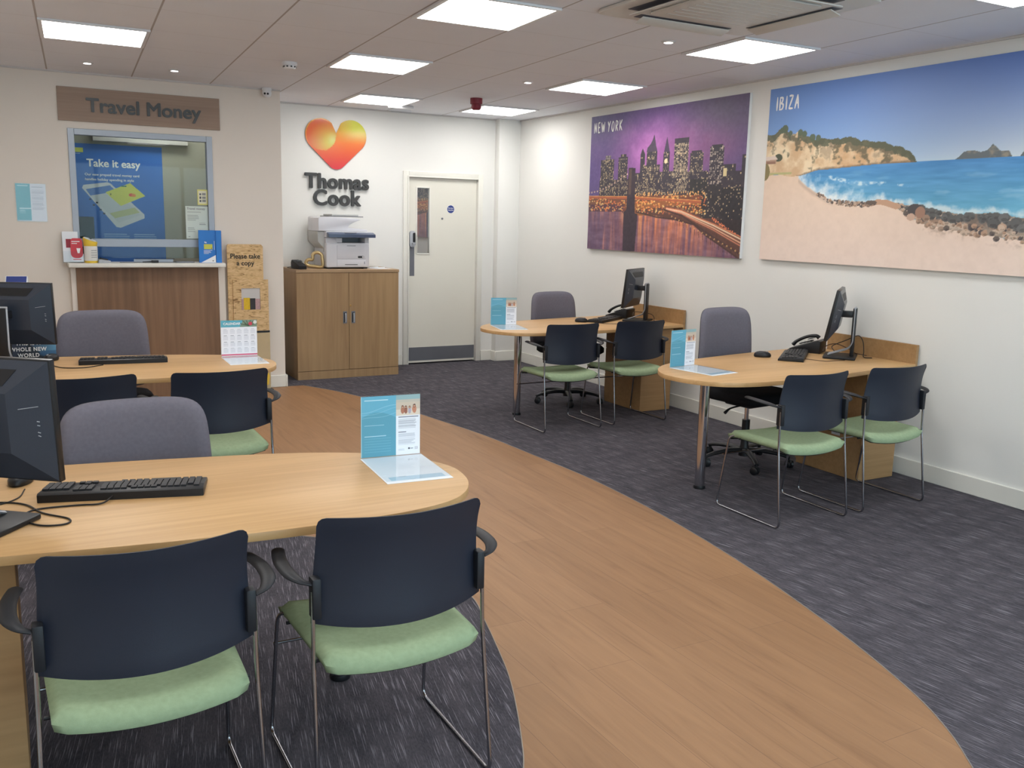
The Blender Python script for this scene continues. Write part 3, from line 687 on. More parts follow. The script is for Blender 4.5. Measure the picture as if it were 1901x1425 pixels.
# --- city skyline picture
def paint_city():
    cv = Canvas(520, 300, (70, 60, 110)); U, V = cv.U, cv.V; h, w = cv.h, cv.w
    cv.a[:] = (78, 66, 118)
    cv.ell(.42, .70, .34, .30, (176, 92, 180), .95, soft=True); cv.ell(.75, .72, .30, .22, (146, 78, 130), .8, soft=True)
    cv.ell(.05, .75, .2, .4, (92, 66, 138), .7, soft=True); cv.ell(.95, .98, .35, .22, (74, 62, 92), .9, soft=True); cv.ell(.1, 1.0, .3, .15, (66, 62, 112), .9, soft=True)
    cl = fbm(h, w, 5, 7, 3, 5); cv.put(np.clip((cl-.52)*3.2, 0, 1)*np.exp(-((U-.42)/.28)**2-((V-.76)/.16)**2), (206, 130, 206), .8)
    cl = fbm(h, w, 4, 5, 9, 4); cv.put(np.clip((cl-.55)*3, 0, 1)*(V > .6), (90, 66, 120), .5)
    # water
    wv = fbm(h, w, 3, 70, 5, 3); wh = fbm(h, w, 40, 18, 6, 3)
    base_ = np.zeros((h, w, 3)); base_[:] = (92, 66, 98)
    orange = np.clip(np.exp(-((U-.58)/.34)**2)*(.6+V*2.3), 0, 1)*np.clip((wv-.15)*2.2, 0, 1)
    base_ = base_*(1-orange[..., None])+np.array((214, 120, 84))*orange[..., None]
    glow = np.clip((wv-.58)*5, 0, 1)*np.exp(-((U-.52)/.28)**2)*np.clip(V*4, 0.1, 1)
    base_ = base_*(1-glow[..., None]*.8)+np.array((248, 184, 110))*glow[..., None]*.8
    g2 = np.clip((wv-.55)*4, 0, 1)*np.exp(-((U-.12)/.12)**2); base_ = base_*(1-g2[..., None]*.7)+np.array((196, 122, 112))*g2[..., None]*.7
    base_ += ((wh-.5)*40)[..., None]
    m_ = V < .31
    cv.a[m_] = base_[m_]
    # city floor glow
    rng = np.random.default_rng(4)
    cv.rect(0, 1, .285, .40, (112, 62, 44)); cv.rect(.34, .8, .26, .36, (150, 84, 46))
    cv.poly([(.77, .4), (1, .4), (1, 0), (.9, .07), (.81, .133), (.736, .204), (.6, .24), (.36, .285), (.36, .3), (.77, .34)], (84, 50, 42))
    cv.rect(0, .27, .285, .34, (80, 46, 58))
    # towers
    dark = (46, 40, 50)
    def lit(u0, u1, v0, v1, c=(214, 186, 140), dens=.45, du=.0062, dv=.0105, seed=0, base=dark):
        cv.rect(u0, u1, v0, v1, base); r2 = np.random.default_rng(seed+int(u0*1000))
        nu = max(1, int((u1-u0)/du)); nv_ = max(1, int((v1-v0)/dv)); g = r2.random((nv_, nu)); br = r2.random((nv_, nu))
        ui = np.clip(((U-u0)/(u1-u0)*nu), 0, nu-1e-6).astype(int); vi = np.clip(((V-v0)/(v1-v0)*nv_), 0, nv_-1e-6).astype(int)
        ins = (U >= u0) & (U <= u1) & (V >= v0) & (V <= v1); fu = (U-u0)/(u1-u0)*nu-ui; fv = (V-v0)/(v1-v0)*nv_-vi
        on = ins & (g[vi, ui] < dens) & (fu > .2) & (fv > .25)
        cv.put(on.astype(float)*(.35+.65*br[vi, ui]), c)
    lit(.34, .60, .40, .56, dens=.45, seed=1); lit(.60, .80, .40, .55, dens=.25, seed=2); lit(.80, 1, .38, .54, dens=.12, seed=3); lit(.08, .34, .40, .52, dens=.3, seed=4)
    lit(.085, .186, .42, .67, dens=.42); lit(.12, .16, .67, .70, dens=.9, c=(220, 200, 190)); lit(.219, .287, .44, .68, dens=.3); lit(.235, .275, .68, .70, dens=.1)
    lit(.375, .405, .5, .69, dens=.15); cv.poly([(.375, .69), (.405, .69), (.388, .73)], dark)
    lit(.395, .508, .41, .61, dens=.5); lit(.417, .487, .6, .70, dens=.2); cv.poly([(.414, .70), (.487, .70), (.476, .74), (.468, .79), (.4615, .82), (.455, .79), (.44, .755), (.42, .73)], (66, 54, 74))
    lit(.527, .567, .45, .69, dens=.3); cv.poly([(.53, .69), (.566, .69), (.556, .74), (.546, .795), (.537, .74)], (60, 48, 72)); cv.ell(.545, .63, .010, .016, (255, 220, 170))
    lit(.594, .682, .42, .772, dens=.72, c=(226, 200, 158)); cv.rect(.594, .682, .745, .775, dark); lit(.692, .770, .45, .672, dens=.28); cv.rect(.70, .76, .672, .684, dark)
    lit(.806, .884, .45, .700, dens=.42, c=(210, 190, 170)); cv.rect(.816, .876, .70, .712, dark); lit(.878, .95, .42, .583, dens=.12); cv.rect(.885, .905, .51, .56, (226, 206, 150))
    lit(.982, 1, .4, .637, dens=.1); lit(.48, .53, .44, .55, dens=.3); lit(.57, .62, .4, .52, dens=.4)
    lit(.70, .80, .40, .50, dens=.08, base=(34, 32, 36)); lit(.77, .88, .245, .46, dens=.14, base=(38, 34, 40), seed=9); lit(.88, 1, .20, .44, dens=.10, base=(32, 29, 35), seed=8); cv.poly([(.86, .24), (1, .24), (1, .11), (.93, .17)], (36, 28, 32))
    # lights
    n_ = 420
    for k in range(n_):
        u = rng.random()*.8; v = .275+rng.random()*.12
        if u < .27 and v < .29: continue
        cc = [(250, 180, 90), (255, 214, 130), (236, 110, 60), (255, 150, 70)][k % 4]
        cv.ell(u, v, .0035+.003*rng.random(), .005, cc, .8)
    for k in range(70): u = rng.random()*.5+.3; cv.ell(u, .40+rng.random()*.02, .003, .006, (255, 190, 110), .9)
    for k in range(60): u = .84+rng.random()*.16; cv.ell(u, .235-(u-.84)*.75+rng.random()*.02, .003, .004, (255, 130, 80), .8)
    # bridge: deck, cable, tower
    cv.line([(0, .395), (.35, .383), (.77, .35)], .010, (176, 84, 52), 1, 1.7); cv.line([(0, .405), (.35, .393), (.77, .36)], .004, (250, 160, 80), .8, 1.7)
    for k in range(16):
        f = k/15; u = .33*f; v = .43+.16*f**1.7; cv.ell(u, v, .0045, .007, (250, 214, 180), .85)
    cv.line([(0, .43), (.12, .455), (.22, .51), (.31, .60)], .0025, (120, 84, 96), .8, 1.7)
    cv.poly([(.296, .60), (.343, .598), (.352, .275), (.372, .27), (.362, 0), (.275, 0), (.272, .27), (.262, .29), (.262, .275), (.29, .30)], (44, 32, 44))
    cv.rect(.30, .318, .41, .59, (96, 72, 62), .7)
    cv.line([(.36, .285), (.5, .25), (.621, .235), (.736, .204), (.812, .133), (.907, .066), (1, -.003)], .007, (60, 36, 34), 1, 1.7)
    # road with light trails
    ctr = [(.562, .307), (.657, .285), (.75, .237), (.85, .19), (.92, .15), (1.0, .105)]
    cv.line(ctr, .034, (116, 66, 50), .9, 1.7)
    for dv, cc, ww in ((.014, (255, 226, 190), .006), (-.006, (250, 190, 150), .005), (-.022, (226, 130, 100), .004), (.026, (236, 130, 84), .004)):
        cv.line([(u, v+dv*(.25+.9*i/5)) for i, (u, v) in enumerate(ctr)], ww, cc, .9, 1.7)
    cv.line([(.55, .3), (.66, .262), (.75, .2), (.86, .12), (1.0, .03)], .008, (58, 36, 36), .9, 1.7)
    for k in range(18):
        f = k/17; u = .6+f*.4; v = .255-f*.22-.0; cv.ell(u, v, .004, .006, (250, 190, 110), .8); cv.line([(u, v), (u+.005, v-.03-.03*f)], .003, (60, 36, 36), .8, 1.7)
    cv.a += (fbm(h, w, 60, 100, 12, 2)[..., None]-.5)*14
    return cv
NY0, NY1, NZ0, NZ1 = 7.606, 5.452, 1.312, 2.553
t = empty('city_skyline_picture', (XR, (NY0+NY1)/2, NZ0), 0, 'large purple night picture of a city skyline and bridge on the right wall', 'picture')
def on_right(mb, name, parent, root): o = mb.build(name, parent); o.location = (-root.location.x, -root.location.y, -root.location.z); return o
b2 = MB(); b2.box(XR-.028, XR-.001, NY1, NY0, NZ0, NZ1, 'backing_white', bev=.0015, seg=1); on_right(b2, 'board', t, t)
o = picture('printed_face', paint_city(), (XR-.0286, NY0, NZ0), (0, NY1-NY0, 0), (0, 0, NZ1-NZ0), parent=t, sheen_wash=.12); o.location = tuple(-v for v in t.location)
o = brush_text('lettering', 'NEW YORK', -.0305, NY0-.05-t.location.y, (NZ1-.155)-NZ0, .092, .062, t)

# --- beach picture
def paint_beach():
    cv = Canvas(620, 320); U, V = cv.U, cv.V; h, w = cv.h, cv.w; R3 = lambda a, b_, f: np.array(a)*(1-f[..., None])+np.array(b_)*f[..., None]
    f = np.clip((V-.53)/.47, 0, 1)
    top = R3((86, 126, 196), (76, 108, 184), np.clip(U*1.2, 0, 1)); hor = R3((120, 166, 214), (206, 218, 222), np.clip(U*1.3, 0, 1))
    cv.a = hor*(1-(f**.7)[..., None])+top*(f**.7)[..., None]
    # sea
    HZ = .537
    fs = np.clip((HZ-V)/.35, 0, 1)
    sea = R3((58, 128, 192), (98, 178, 204), np.clip(fs*1.1, 0, 1))
    sea += ((fbm(h, w, 60, 14, 21, 3)-.5)*34)[..., None]
    gl = np.clip((fbm(h, w, 26, 12, 22, 4)-.60)*6, 0, 1)*np.clip(1-abs(V-.4)/.14, 0, 1); sea = sea*(1-gl[..., None]*.35)+np.array((190, 222, 232))*gl[..., None]*.35
    m_ = V < HZ; cv.a[m_] = sea[m_]
    wv_ = Canvas(w, h, (0, 0, 0)); wv_.line([(.24, .475), (.29, .455), (.34, .437), (.42, .432)], .014, (255, 255, 255), 1, 2.1); wv_.line([(.46, .425), (.50, .418)], .008, (255, 255, 255), .8, 2.1)
    cv.put(wv_.a[..., 0]/255*np.clip((fbm(h, w, 50, 90, 61, 3)-.38)*4, 0, 1), (222, 236, 238), .8)
    # sand with foam along the shoreline
    shore = [(.118, .495), (.128, .48), (.15, .445), (.185, .405), (.246, .353), (.30, .335), (.375, .330), (.414, .345), (.463, .324), (.494, .275), (.543, .227), (.605, .205), (.689, .185), (.79, .161), (1.0, .14)]
    sh = np.interp(U[0], [p[0] for p in shore], [p[1] for p in shore])[None, :]
    nn = (fbm(h, w, 30, 60, 31, 4)-.5)
    foam = np.clip(1-(V-sh)/(.03+.05*np.clip(1-abs(U-.22)/.2, 0, 1)+.02)+nn*1.6, 0, 1)*(U < .46)*(U > .10)*(V >= sh-.006)*(V < HZ-.03)
    cv.put(foam, (236, 240, 240), .9)
    rx = [(.374, .346), (.477, .324), (.51, .319), (.556, .303), (.6, .288), (.644, .275), (.715, .285), (.785, .262), (1.0, .25)]
    rsh = np.interp(U[0], [p[0] for p in rx], [p[1] for p in rx])[None, :]
    cv.put(np.clip(1-abs(V-rsh-.012)/.022+nn*1.8, 0, 1)*(U > .44), (232, 236, 236), .75)
    sand = np.zeros((h, w, 3)); sand[:] = (224, 198, 176)
    sand = R3((222, 192, 164), (236, 212, 198), np.clip(1-V*1.6, 0, 1)); sand += (nn*12)[..., None]
    m_ = (V < sh+nn*.012) & ((U > .118) | (V < .49)); cv.a[m_] = sand[m_]
    wet = np.clip(1-abs(V-(sh-.012))/.02, 0, 1)*(U > .13)*(U < .26); cv.put(wet, (176, 150, 132), .6)
    m_ = (U <= .13) & (V < .50); cv.a[m_] = sand[m_]
    # headland
    tops = [(0, .735), (.031, .738), (.05, .765), (.066, .77), (.087, .735), (.123, .737), (.15, .71), (.166, .70), (.195, .686), (.262, .680), (.294, .695), (.342, .66), (.408, .645), (.438, .620), (.466, .612), (.487, .578), (.507, .537)]
    bots = [(0, .49), (.042, .505), (.10, .487), (.14, .492), (.193, .517), (.281, .524), (.383, .534), (.507, .536)]
    tp = np.interp(U[0], [p[0] for p in tops], [p[1] for p in tops])[None, :]; bt = np.interp(U[0], [p[0] for p in bots], [p[1] for p in bots])[None, :]
    m_ = (U < .507) & (V < tp+nn*.03) & (V > bt)
    rock = np.zeros((h, w, 3)); n1 = fbm(h, w, 16, 26, 41, 5); n2 = fbm(h, w, 40, 60, 42, 3)
    rock = R3((190, 150, 108), (236, 216, 180), np.clip((n1-.35)*3, 0, 1)); rock = R3((206, 160, 112), (228, 204, 164), np.clip(n1*1.2+(.12-U)*2, 0, 1)) * .45+rock*.55
    cv.a[m_] = rock[m_]
    d = (tp-V)/np.maximum(tp-bt, .02)
    diag = fbm(h, w, 14, 40, 43, 4)
    veg = np.clip((n2*.5+diag*.6-.50-d*.30+np.clip((U-.17)*1.1, 0, .13))*9, 0, 1)*m_
    cv.put(veg, (88, 80, 58), .88)
    cv.put(np.clip((n1-.60)*8, 0, 1)*m_*(U > .2), (120, 96, 72), .5)
    topveg = m_ & (V > tp-.035+nn*.05) & ((U < .09) | (U > .115)); cv.put(topveg, (70, 74, 54), .85)
    for u, v, r in ((.066, .762, .016), (.055, .755, .012), (.088, .735, .010), (.125, .735, .012), (.14, .725, .012), (.17, .70, .014), (.19, .695, .012)): cv.ell(u, v, r*.75, r*1.5, (72, 84, 62), .95)
    cv.ell(.048, .60, .016, .022, (60, 66, 48)); cv.rect(0, .042, .565, .60, (176, 140, 116)); cv.poly([(0, .61), (.036, .612), (.046, .592), (0, .588)], (216, 196, 182)); cv.rect(.003, .038, .567, .582, (128, 84, 66), .8)
    cv.ell(.0, .52, .018, .05, (120, 104, 60)); cv.line([(.02, .508), (.10, .508)], .008, (166, 166, 104), .9, 2.1)
    cv.put(np.clip(1-abs(V-bt)/.012+nn*1.5, 0, 1)*(U > .12)*(U < .5)*m_, (104, 84, 66), .8)
    # islands
    cv.poly([(.609, .537), (.620, .552), (.629, .570), (.64, .576), (.658, .574), (.672, .566), (.686, .572), (.70, .600), (.708, .586), (.717, .568), (.74, .564), (.748, .537)], (84, 92, 96))
    cv.poly([(.765, .537), (.78, .58), (.82, .61), (.86, .575), (.9, .56), (.93, .537)], (88, 94, 98))
    isl = (V > .537) & (V < .61) & (U > .6) & (U < .93) & (cv.a[..., 2] < 110); cv.put(isl*np.clip((n2-.5)*4, 0, 1), (148, 134, 112), .8)
    zone = (V < rsh) & (V >= sh) & (U > .40); cv.put(zone*1.0, (150, 122, 102), .9); cv.put(zone*np.clip((n2-.45)*5, 0, 1), (206, 184, 164), .8); cv.put(zone*np.clip((n1-.5)*6, 0, 1), (92, 78, 70), .7)
    # boulders along the waterline
    rng = np.random.default_rng(77)
    for k in range(520):
        u = .27+rng.random()*.73; u = u if rng.random() < .85 else .2+rng.random()*.2
        hi = np.interp(u, [p[0] for p in rx], [p[1] for p in rx])-.005; lo = np.interp(u, [p[0] for p in shore], [p[1] for p in shore])-.01
        if u < .38: hi, lo = lo+.018, lo-.006
        v = lo+(hi-lo)*rng.random(); r = (.004+.010*rng.random()*(1 if u > .45 else .45))*(1.5 if v > (lo+hi)/2 and u > .5 else 1)
        cc = [(84, 72, 68), (150, 120, 100), (186, 150, 124), (70, 62, 64), (176, 138, 112), (196, 170, 148)][int(rng.random()*6)]
        if v > lo+(hi-lo)*.55 and u > .48: cc = (66+int(rng.random()*30),)*3
        cv.ell(u, v, r*.62, r, cc, .95); cv.ell(u+r*.15, v-r*.4, r*.4, r*.4, tuple(c*.6 for c in cc), .6)
    cv.poly([(.374, .332), (.40, .352), (.43, .350), (.462, .33), (.476, .312), (.46, .30), (.42, .322)], (190, 146, 116)); cv.ell(.383, .336, .018, .012, (90, 74, 66)); cv.ell(.515, .30, .022, .028, (62, 58, 60)); cv.ell(.53, .285, .014, .03, (150, 110, 90)); cv.ell(.505, .262, .012, .018, (196, 160, 138))
    cv.put(np.clip((fbm(h, w, 30, 60, 51, 4)-.55)*6, 0, 1)*np.clip(1-abs(V-(sh-.02))/.03, 0, 1)*(U > .5), (176, 150, 132), .6)
    return cv
IY0, IY1, IZ0, IZ1 = 5.236, 2.65, 1.320, 2.551
t = empty('beach_picture', (XR, (IY0+IY1)/2, IZ0), 0, 'large picture of a sandy cove with blue sea on the right wall', 'picture')
b2 = MB(); b2.box(XR-.028, XR-.001, IY1, IY0, IZ0, IZ1, 'backing_white', bev=.0015, seg=1); on_right(b2, 'board', t, t)
o = picture('printed_face', paint_beach(), (XR-.0286, IY0, IZ0), (0, IY1-IY0, 0), (0, 0, IZ1-IZ0), parent=t, sheen_wash=.13); o.location = tuple(-v for v in t.location)
brush_text('lettering', 'IBIZA', -.0305, IY0-.065-t.location.y, (IZ1-.155)-IZ0, .092, .060, t)

# ================================================================== BACK WALL: EMBLEM, LETTERING
def heart_outline(k=16):
    """rounded heart made of two crossing bars, about .634 wide and .47 tall"""
    r = .16; A = Vector((-.155, .095)); B = Vector((.155, .095)); Cc = Vector((0, -.185)); out = []
    rc = .095
    def arc(c, rad, a0, a1, n=k):
        return [(c[0]+rad*math.cos(a0+(a1-a0)*i/n), c[1]+rad*math.sin(a0+(a1-a0)*i/n)) for i in range(n+1)]
    aR = math.radians(-45)
    out += arc(B, r, math.radians(-43), math.radians(132))
    out += [(0, .115)]
    out += arc(A, r, math.radians(48), math.radians(223))
    out += arc((0, -.135), .10, math.radians(223), math.radians(317))
    return out
t = empty('heart_emblem', (2.957, YB, 2.262), 0, 'glossy orange and yellow heart emblem mounted on the back wall', 'emblem')
m, nt, b = newmat('heart_gloss'); N = nt.nodes; L = nt.links
tc = N.new('ShaderNodeTexCoord'); sp = N.new('ShaderNodeSeparateXYZ'); L.new(tc.outputs['Object'], sp.inputs[0])
cvh = Canvas(90, 70); Uh, Vh = (cvh.U-.5)*.66, (cvh.V-.5)*.50
def build_heart(t):
    W_, H_ = 131, 101; cv = Canvas(W_, H_); X = (cv.U-.5)*.66; Z = (cv.V-.5)*.52
    top = np.array((222, 116, 62)); 
    cv.a[:] = (226, 96, 70)
    f = np.clip((Z+.26)/.30, 0, 1)[..., None]; cv.a = np.array((214, 62, 78))*(1-f)+np.array((232, 128, 62))*f
    # left lobe: orange rim to lime core, over the right bar
    left = (np.hypot(X+.155, Z-.095) < .152) | cv.mask([(.5+x/.66, .5+z/.52) for x, z in ((-.155, .25), (-.05, .21), (.0, .118), (-.035, .028), (-.1, .0))])
    g = np.clip(np.hypot(X+.055, (Z-.03)*1.1)/.24, 0, 1)[..., None]
    f2 = np.clip((Z-.02)/.14, 0, 1)[..., None]; k2 = np.clip((X+.02)/.2, 0, 1)[..., None]
    rt = np.array((214, 158, 66))*(1-k2)+np.array((206, 204, 74))*k2
    cv.a = cv.a*(1-f2)+rt*f2
    lc = np.array((202, 204, 92))*(1-g)+np.array((220, 104, 62))*g
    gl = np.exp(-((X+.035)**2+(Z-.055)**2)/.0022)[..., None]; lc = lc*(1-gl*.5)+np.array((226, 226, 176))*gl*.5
    cv.a = np.where(left[..., None], lc, cv.a)
    pts = heart_outline(); ob = MB()
    # front face: colour grid cut to the outline
    import bisect
    me_pts = [(x, z) for x, z in pts]
    b3 = MB(); b3.prism(pts, 0, .006, 'heart_side', mtx=ROT_WALL_Y); b3.build('backing_plate', t, loc=(0, -.008, 0))
    # face triangulated finely with colours
    bm = bmesh.new(); n = 46
    vs = [bm.verts.new((x, 0, z)) for x, z in pts]; f_ = bm.faces.new(vs); bmesh.ops.triangulate(bm, faces=[f_])
    for _ in range(5): bmesh.ops.subdivide_edges(bm, edges=[e for e in bm.edges if e.calc_length() > .012], cuts=1); bmesh.ops.triangulate(bm, faces=bm.faces[:])
    me = bpy.data.meshes.new('printed_face'); bm.normal_update()
    if bm.faces[:][0].normal.y > 0: bmesh.ops.reverse_faces(bm, faces=bm.faces[:])
    bm.to_mesh(me); bm.free()
    at = me.color_attributes.new('print', 'FLOAT_COLOR', 'POINT')
    for i, v in enumerate(me.vertices):
        ix = int(min(W_-1, max(0, (v.co.x/.66+.5)*(W_-1)))); iz = int(min(H_-1, max(0, (v.co.z/.52+.5)*(H_-1))))
        c_ = cv.a[iz, ix]; at.data[i].color = (lin(c_[0]), lin(c_[1]), lin(c_[2]), 1)
    me.materials.append(MATS['print_gloss']); o = bpy.data.objects.new('printed_face', me); C.objects.link(o); o.parent = t; o.location = (0, -.0150, 0)
mat('heart_side', (206, 110, 70), .3)
build_heart(t)
t = empty('company_lettering', (2.957, YB, 1.67), 0, 'dark grey raised two-word company lettering on the back wall under the heart', 'sign')
def letters(s, size, x, z, t, bold, sx=1, space=1, align='CENTER'):
    for o in text_obj('letter', s, size, 'letter_dark', (x, -.018, z), parent=t, bold=bold, ext=.014, align=align, sx=sx, space=space, split=True): pass
letters('Thomas', .203, .006, .170, t, .0062, .98, 1.04)
letters('Cook', .212, -.004, .004, t, .0062, .98, 1.04)

# ================================================================== BUREAU FRONT
t = empty('bureau_sign', (1.04, YT, 2.26), 0, 'brown wooden sign board with dark raised letters above the bureau window', 'sign')
b2 = MB(); b2.box(-.622, .622, -.02, -.001, .002, .262, 'sign_wood', bev=.001, seg=1); b2.build('board', t)
for o in text_obj('letter', 'Travel Money', .150, 'letter_dark', (.025, -.026, .082), parent=t, bold=.0036, ext=.005, align='CENTER', sx=1.05, space=1.0, split=True): pass
# window frame
t = empty('bureau_window', (1.036, YT, 1.146), 0, 'grey aluminium framed bureau window with clear glass above the white shelf', 'window')
b2 = MB(); fx = .558; fz = 1.06; k_ = .048
b2.box(-fx, -fx+k_, -.012, .06, 0, fz, 'aluminium', bev=.002, seg=1); b2.box(fx-k_, fx, -.012, .06, 0, fz, 'aluminium', bev=.002, seg=1)
b2.box(-fx+k_, fx-k_, -.012, .06, fz-k_, fz, 'aluminium', bev=.002, seg=1); b2.box(-fx+k_, fx-k_, -.012, .06, .125, .19, 'aluminium', bev=.002, seg=1)
b2.build('frame', t)
b2 = MB(); b2.box(-fx+k_, fx-k_, .022, .028, .19, fz-k_, 'glass'); b2.build('window_pane', t)
b2 = MB(); b2.box(-fx+k_, fx-k_, .022, .028, .03, .125, 'glass'); b2.build('lower_pane', t)
# counter shelf and front
t = empty('bureau_counter', (1.03, YT, 0), 0, 'counter under the bureau window with white shelf and brown wood front', 'counter')
b2 = MB(); b2.box(-.61, .61, -.2, .1, 1.11, 1.144, 'gloss_white', bev=.006, seg=2); b2.build('shelf_board', t)
b2 = MB(); b2.box(-.59, .63, -.052, -.001, 0, 1.109, 'wall_paint_warm'); b2.build('carcass', t)
b2 = MB(); b2.box(-.552, .572, -.062, -.053, .0, 1.10, 'panel_wood', bev=.001, seg=1); b2.build('wood_panel', t)
# ---- inside the booth
t = empty('prepaid_card_poster', (.86, YB-.014, 1.0), 0, 'blue poster with a phone and a yellow card hanging inside the bureau', 'poster')
cv = Canvas(300, 400, (62, 112, 192)); h, w = cv.h, cv.w
cv.a += (fbm(h, w, 3, 3, 2, 2)[..., None]-.5)*16
def P_(px, py, q=None):
    return ((px+.9)/10.2, py/10)
def P__(px, py):    # helper for the drawing only: poster uv from a sketch grid 0..10
    return (px/10, py/10)
cv.poly([P_(1.55, 6.55), P_(1.7, 6.78), P_(3.95, 7.05), P_(4.25, 6.95), P_(7.35, 4.55), P_(7.35, 4.25), P_(5.0, 3.45), P_(4.6, 3.5)], (206, 208, 214))
cv.poly([P_(1.9, 6.45), P_(4.15, 6.82), P_(4.75, 6.35), P_(2.3, 5.95)], (84, 120, 186)); cv.poly([P_(2.3, 5.92), P_(4.75, 6.3), P_(7.0, 4.5), P_(4.8, 3.85)], (196, 200, 206))
cv.poly([P_(4.0, 4.6), P_(6.4, 5.1), P_(6.9, 4.7), P_(4.5, 4.2)], (186, 190, 130), .8)
for a_, b_ in ((3.0, 5.6), (3.6, 5.35), (3.3, 5.15), (3.9, 4.8), (4.2, 4.5)): cv.rect(a_/10, a_/10+.02, b_/10, b_/10+.012, (60, 66, 80))
cv.poly([P_(3.7, 6.25), P_(6.1, 7.05), P_(7.5, 6.05), P_(5.1, 5.2)], (208, 210, 92)); cv.ell(.69, .61, .022, .013, (216, 96, 70)); cv.ell(.715, .607, .02, .013, (226, 140, 70)); cv.rect(.6, .65, .672, .684, (60, 120, 100)); cv.ell(.50, .61, .008, .007, (120, 120, 60))
cv.lines_of_text(.2, .74, .845, .80, 2, (150, 180, 226), .0)
cv.lines_of_text(.42, .66, .30, .25, 3, (150, 180, 226), .7); cv.lines_of_text(.70, .92, .30, .25, 3, (150, 180, 226), .7)
cv.rect(.15, .27, .93, .965, (204, 208, 92)); cv.lines_of_text(.17, .25, .925, .915, 1, (200, 210, 230), .8)
o = picture('printed_sheet', cv, (.40-t.location.x, -.0015, 1.03-t.location.z), (.90, 0, 0), (0, 0, 1.115), 'print_satin', t)
for s_, zz, sz, bd in (('Take it easy', 1.985, .092, .0022), ('Our new prepaid travel money card', 1.905, .031, .0005), ('handles holiday spending in style', 1.863, .031, .0005)):
    text_obj('lettering', s_, sz, 'print_white', (.665-t.location.x if sz > .09 else .645-t.location.x, -.003, zz-.035-t.location.z), parent=t, bold=bd)
t = empty('rates_notice', (1.46, YT+.0215, 1.345), 0, 'pale green notice with small print on the right of the bureau glass', 'notice')
cv = Canvas(60, 84, (210, 220, 212)); cv.lines_of_text(.08, .75, .84, .80, 1, (110, 118, 118), .8); cv.lines_of_text(.08, .6, .74, .55, 4, (130, 140, 138), .5); cv.lines_of_text(.6, .9, .5, .42, 2, (110, 118, 118), .6); cv.lines_of_text(.08, .4, .36, .2, 3, (130, 140, 138), .5); cv.rect(.1, .17, .05, .07, (40, 40, 46)); cv.rect(.76, .83, .05, .07, (40, 40, 46))
picture('printed_sheet', cv, (-.10, -.0005, 0), (.185, 0, 0), (0, 0, .275), 'print_satin', t)
text_obj('lettering', 'Travel money', .027, 'print_grey', (-.088, -.0015, .245), parent=t, bold=.0004)
t = empty('yellow_sticker', (1.51, YT+.021, 1.46), 0, 'small cream and yellow sticker on the right edge of the bureau glass', 'sticker')
cv = Canvas(24, 40, (222, 216, 130)); cv.rect(.12, .88, .08, .92, (226, 224, 200)); 
for k in range(3): cv.rect(.2, .38, .18+.22*k, .32+.22*k, (90, 90, 96)); cv.rect(.46, .82, .18+.22*k, .34+.22*k, (110, 110, 116), .7)
picture('printed_sheet', cv, (-.045, -.0005, 0), (.085, 0, 0), (0, 0, .13), 'print_satin', t); t.location = (1.508, YT+.0215, 1.632)
# booth monitor at the left
t = empty('booth_monitor', (.56, YT+.36, 1.08), -.15, 'dark computer monitor behind the left side of the bureau glass', 'monitor')
b2 = MB(); b2.box(-.16, .105, -.015, .015, .03, .43, 'booth_equipment', bev=.005); b2.build('screen', t)
b2 = MB(); b2.box(-.09, .04, -.05, .05, 0, .012, 'booth_equipment'); b2.box(-.04, -.01, -.004, .028, .012, .05, 'booth_equipment'); b2.build('stand', t)
# booth counter inside
t = empty('booth_worktop', (1.0, YT+.1, 1.05), 0, 'grey worktop inside the bureau behind the glass', 'worktop')
b2 = MB(); b2.box(-.58, .70, .001, .42, 0, .028, 'ceiling_grey', bev=.002, seg=1); b2.box(-.56, -.52, .01, .4, -1.05, 0, 'ceiling_grey'); b2.box(.64, .68, .01, .4, -1.05, 0, 'ceiling_grey'); b2.build('top', t)
# booth light
t = empty('booth_ceiling_light', (1.30, 8.72, HC), 0, 'ceiling light inside the bureau behind the glass', 'ceiling light')
b2 = MB(); b2.box(-.28, .28, -.12, .12, -.02, -.001, 'white_plastic'); b2.build('frame', t); b2 = MB(); b2.box(-.27, .27, -.11, .11, -.022, -.0205, 'booth_light'); b2.build('diffuser', t)
t = empty('booth_blind_box', (1.1, YB-.014, 2.1), 0, 'grey blind housing above the blue poster inside the bureau', 'blind')
b2 = MB(); b2.box(-.38, .42, -.07, -.001, .07, .16, 'ceiling_grey', bev=.004); b2.build('housing', t)

# ================================================================== THINGS ON THE COUNTER SHELF
SZ = 1.1442
# leaflet holder with red charity leaflet
t = empty('leaflet_holder', (.46, YT-.11, SZ), 0, 'clear holder with red and white leaflets at the left end of the counter shelf', 'leaflet holder')
mt = Matrix.Rotation(-.16, 4, 'X')
b2 = MB(); b2.box(-.075, .075, .0, .003, .0, .245, 'acrylic', mtx=mt); b2.box(-.075, .075, -.03, -.027, .0, .09, 'acrylic', mtx=mt); b2.box(-.075, .075, -.03, .003, 0, .003, 'acrylic'); b2.build('holder', t)
b2 = MB(); b2.box(-.07, .045, -.008, -.001, .006, .25, 'paper_white', mtx=mt); b2.build('white_leaflet', t)
b2 = MB(); b2.box(-.045, .0, -.0115, -.0085, .12, .19, 'leaflet_darkred', mtx=mt); b2.build('dark_red_leaflet', t)
b2 = MB(); b2.box(-.015, .078, -.020, -.015, .006, .07, 'paper_white', mtx=mt)
R_ = rrect(.088, .165, .035, cx=.030, cy=.118); b2.prism([(x, min(y, .195)) for x, y in R_], .015, .021, 'leaflet_red', mtx=mt @ ROT_WALL_Y)
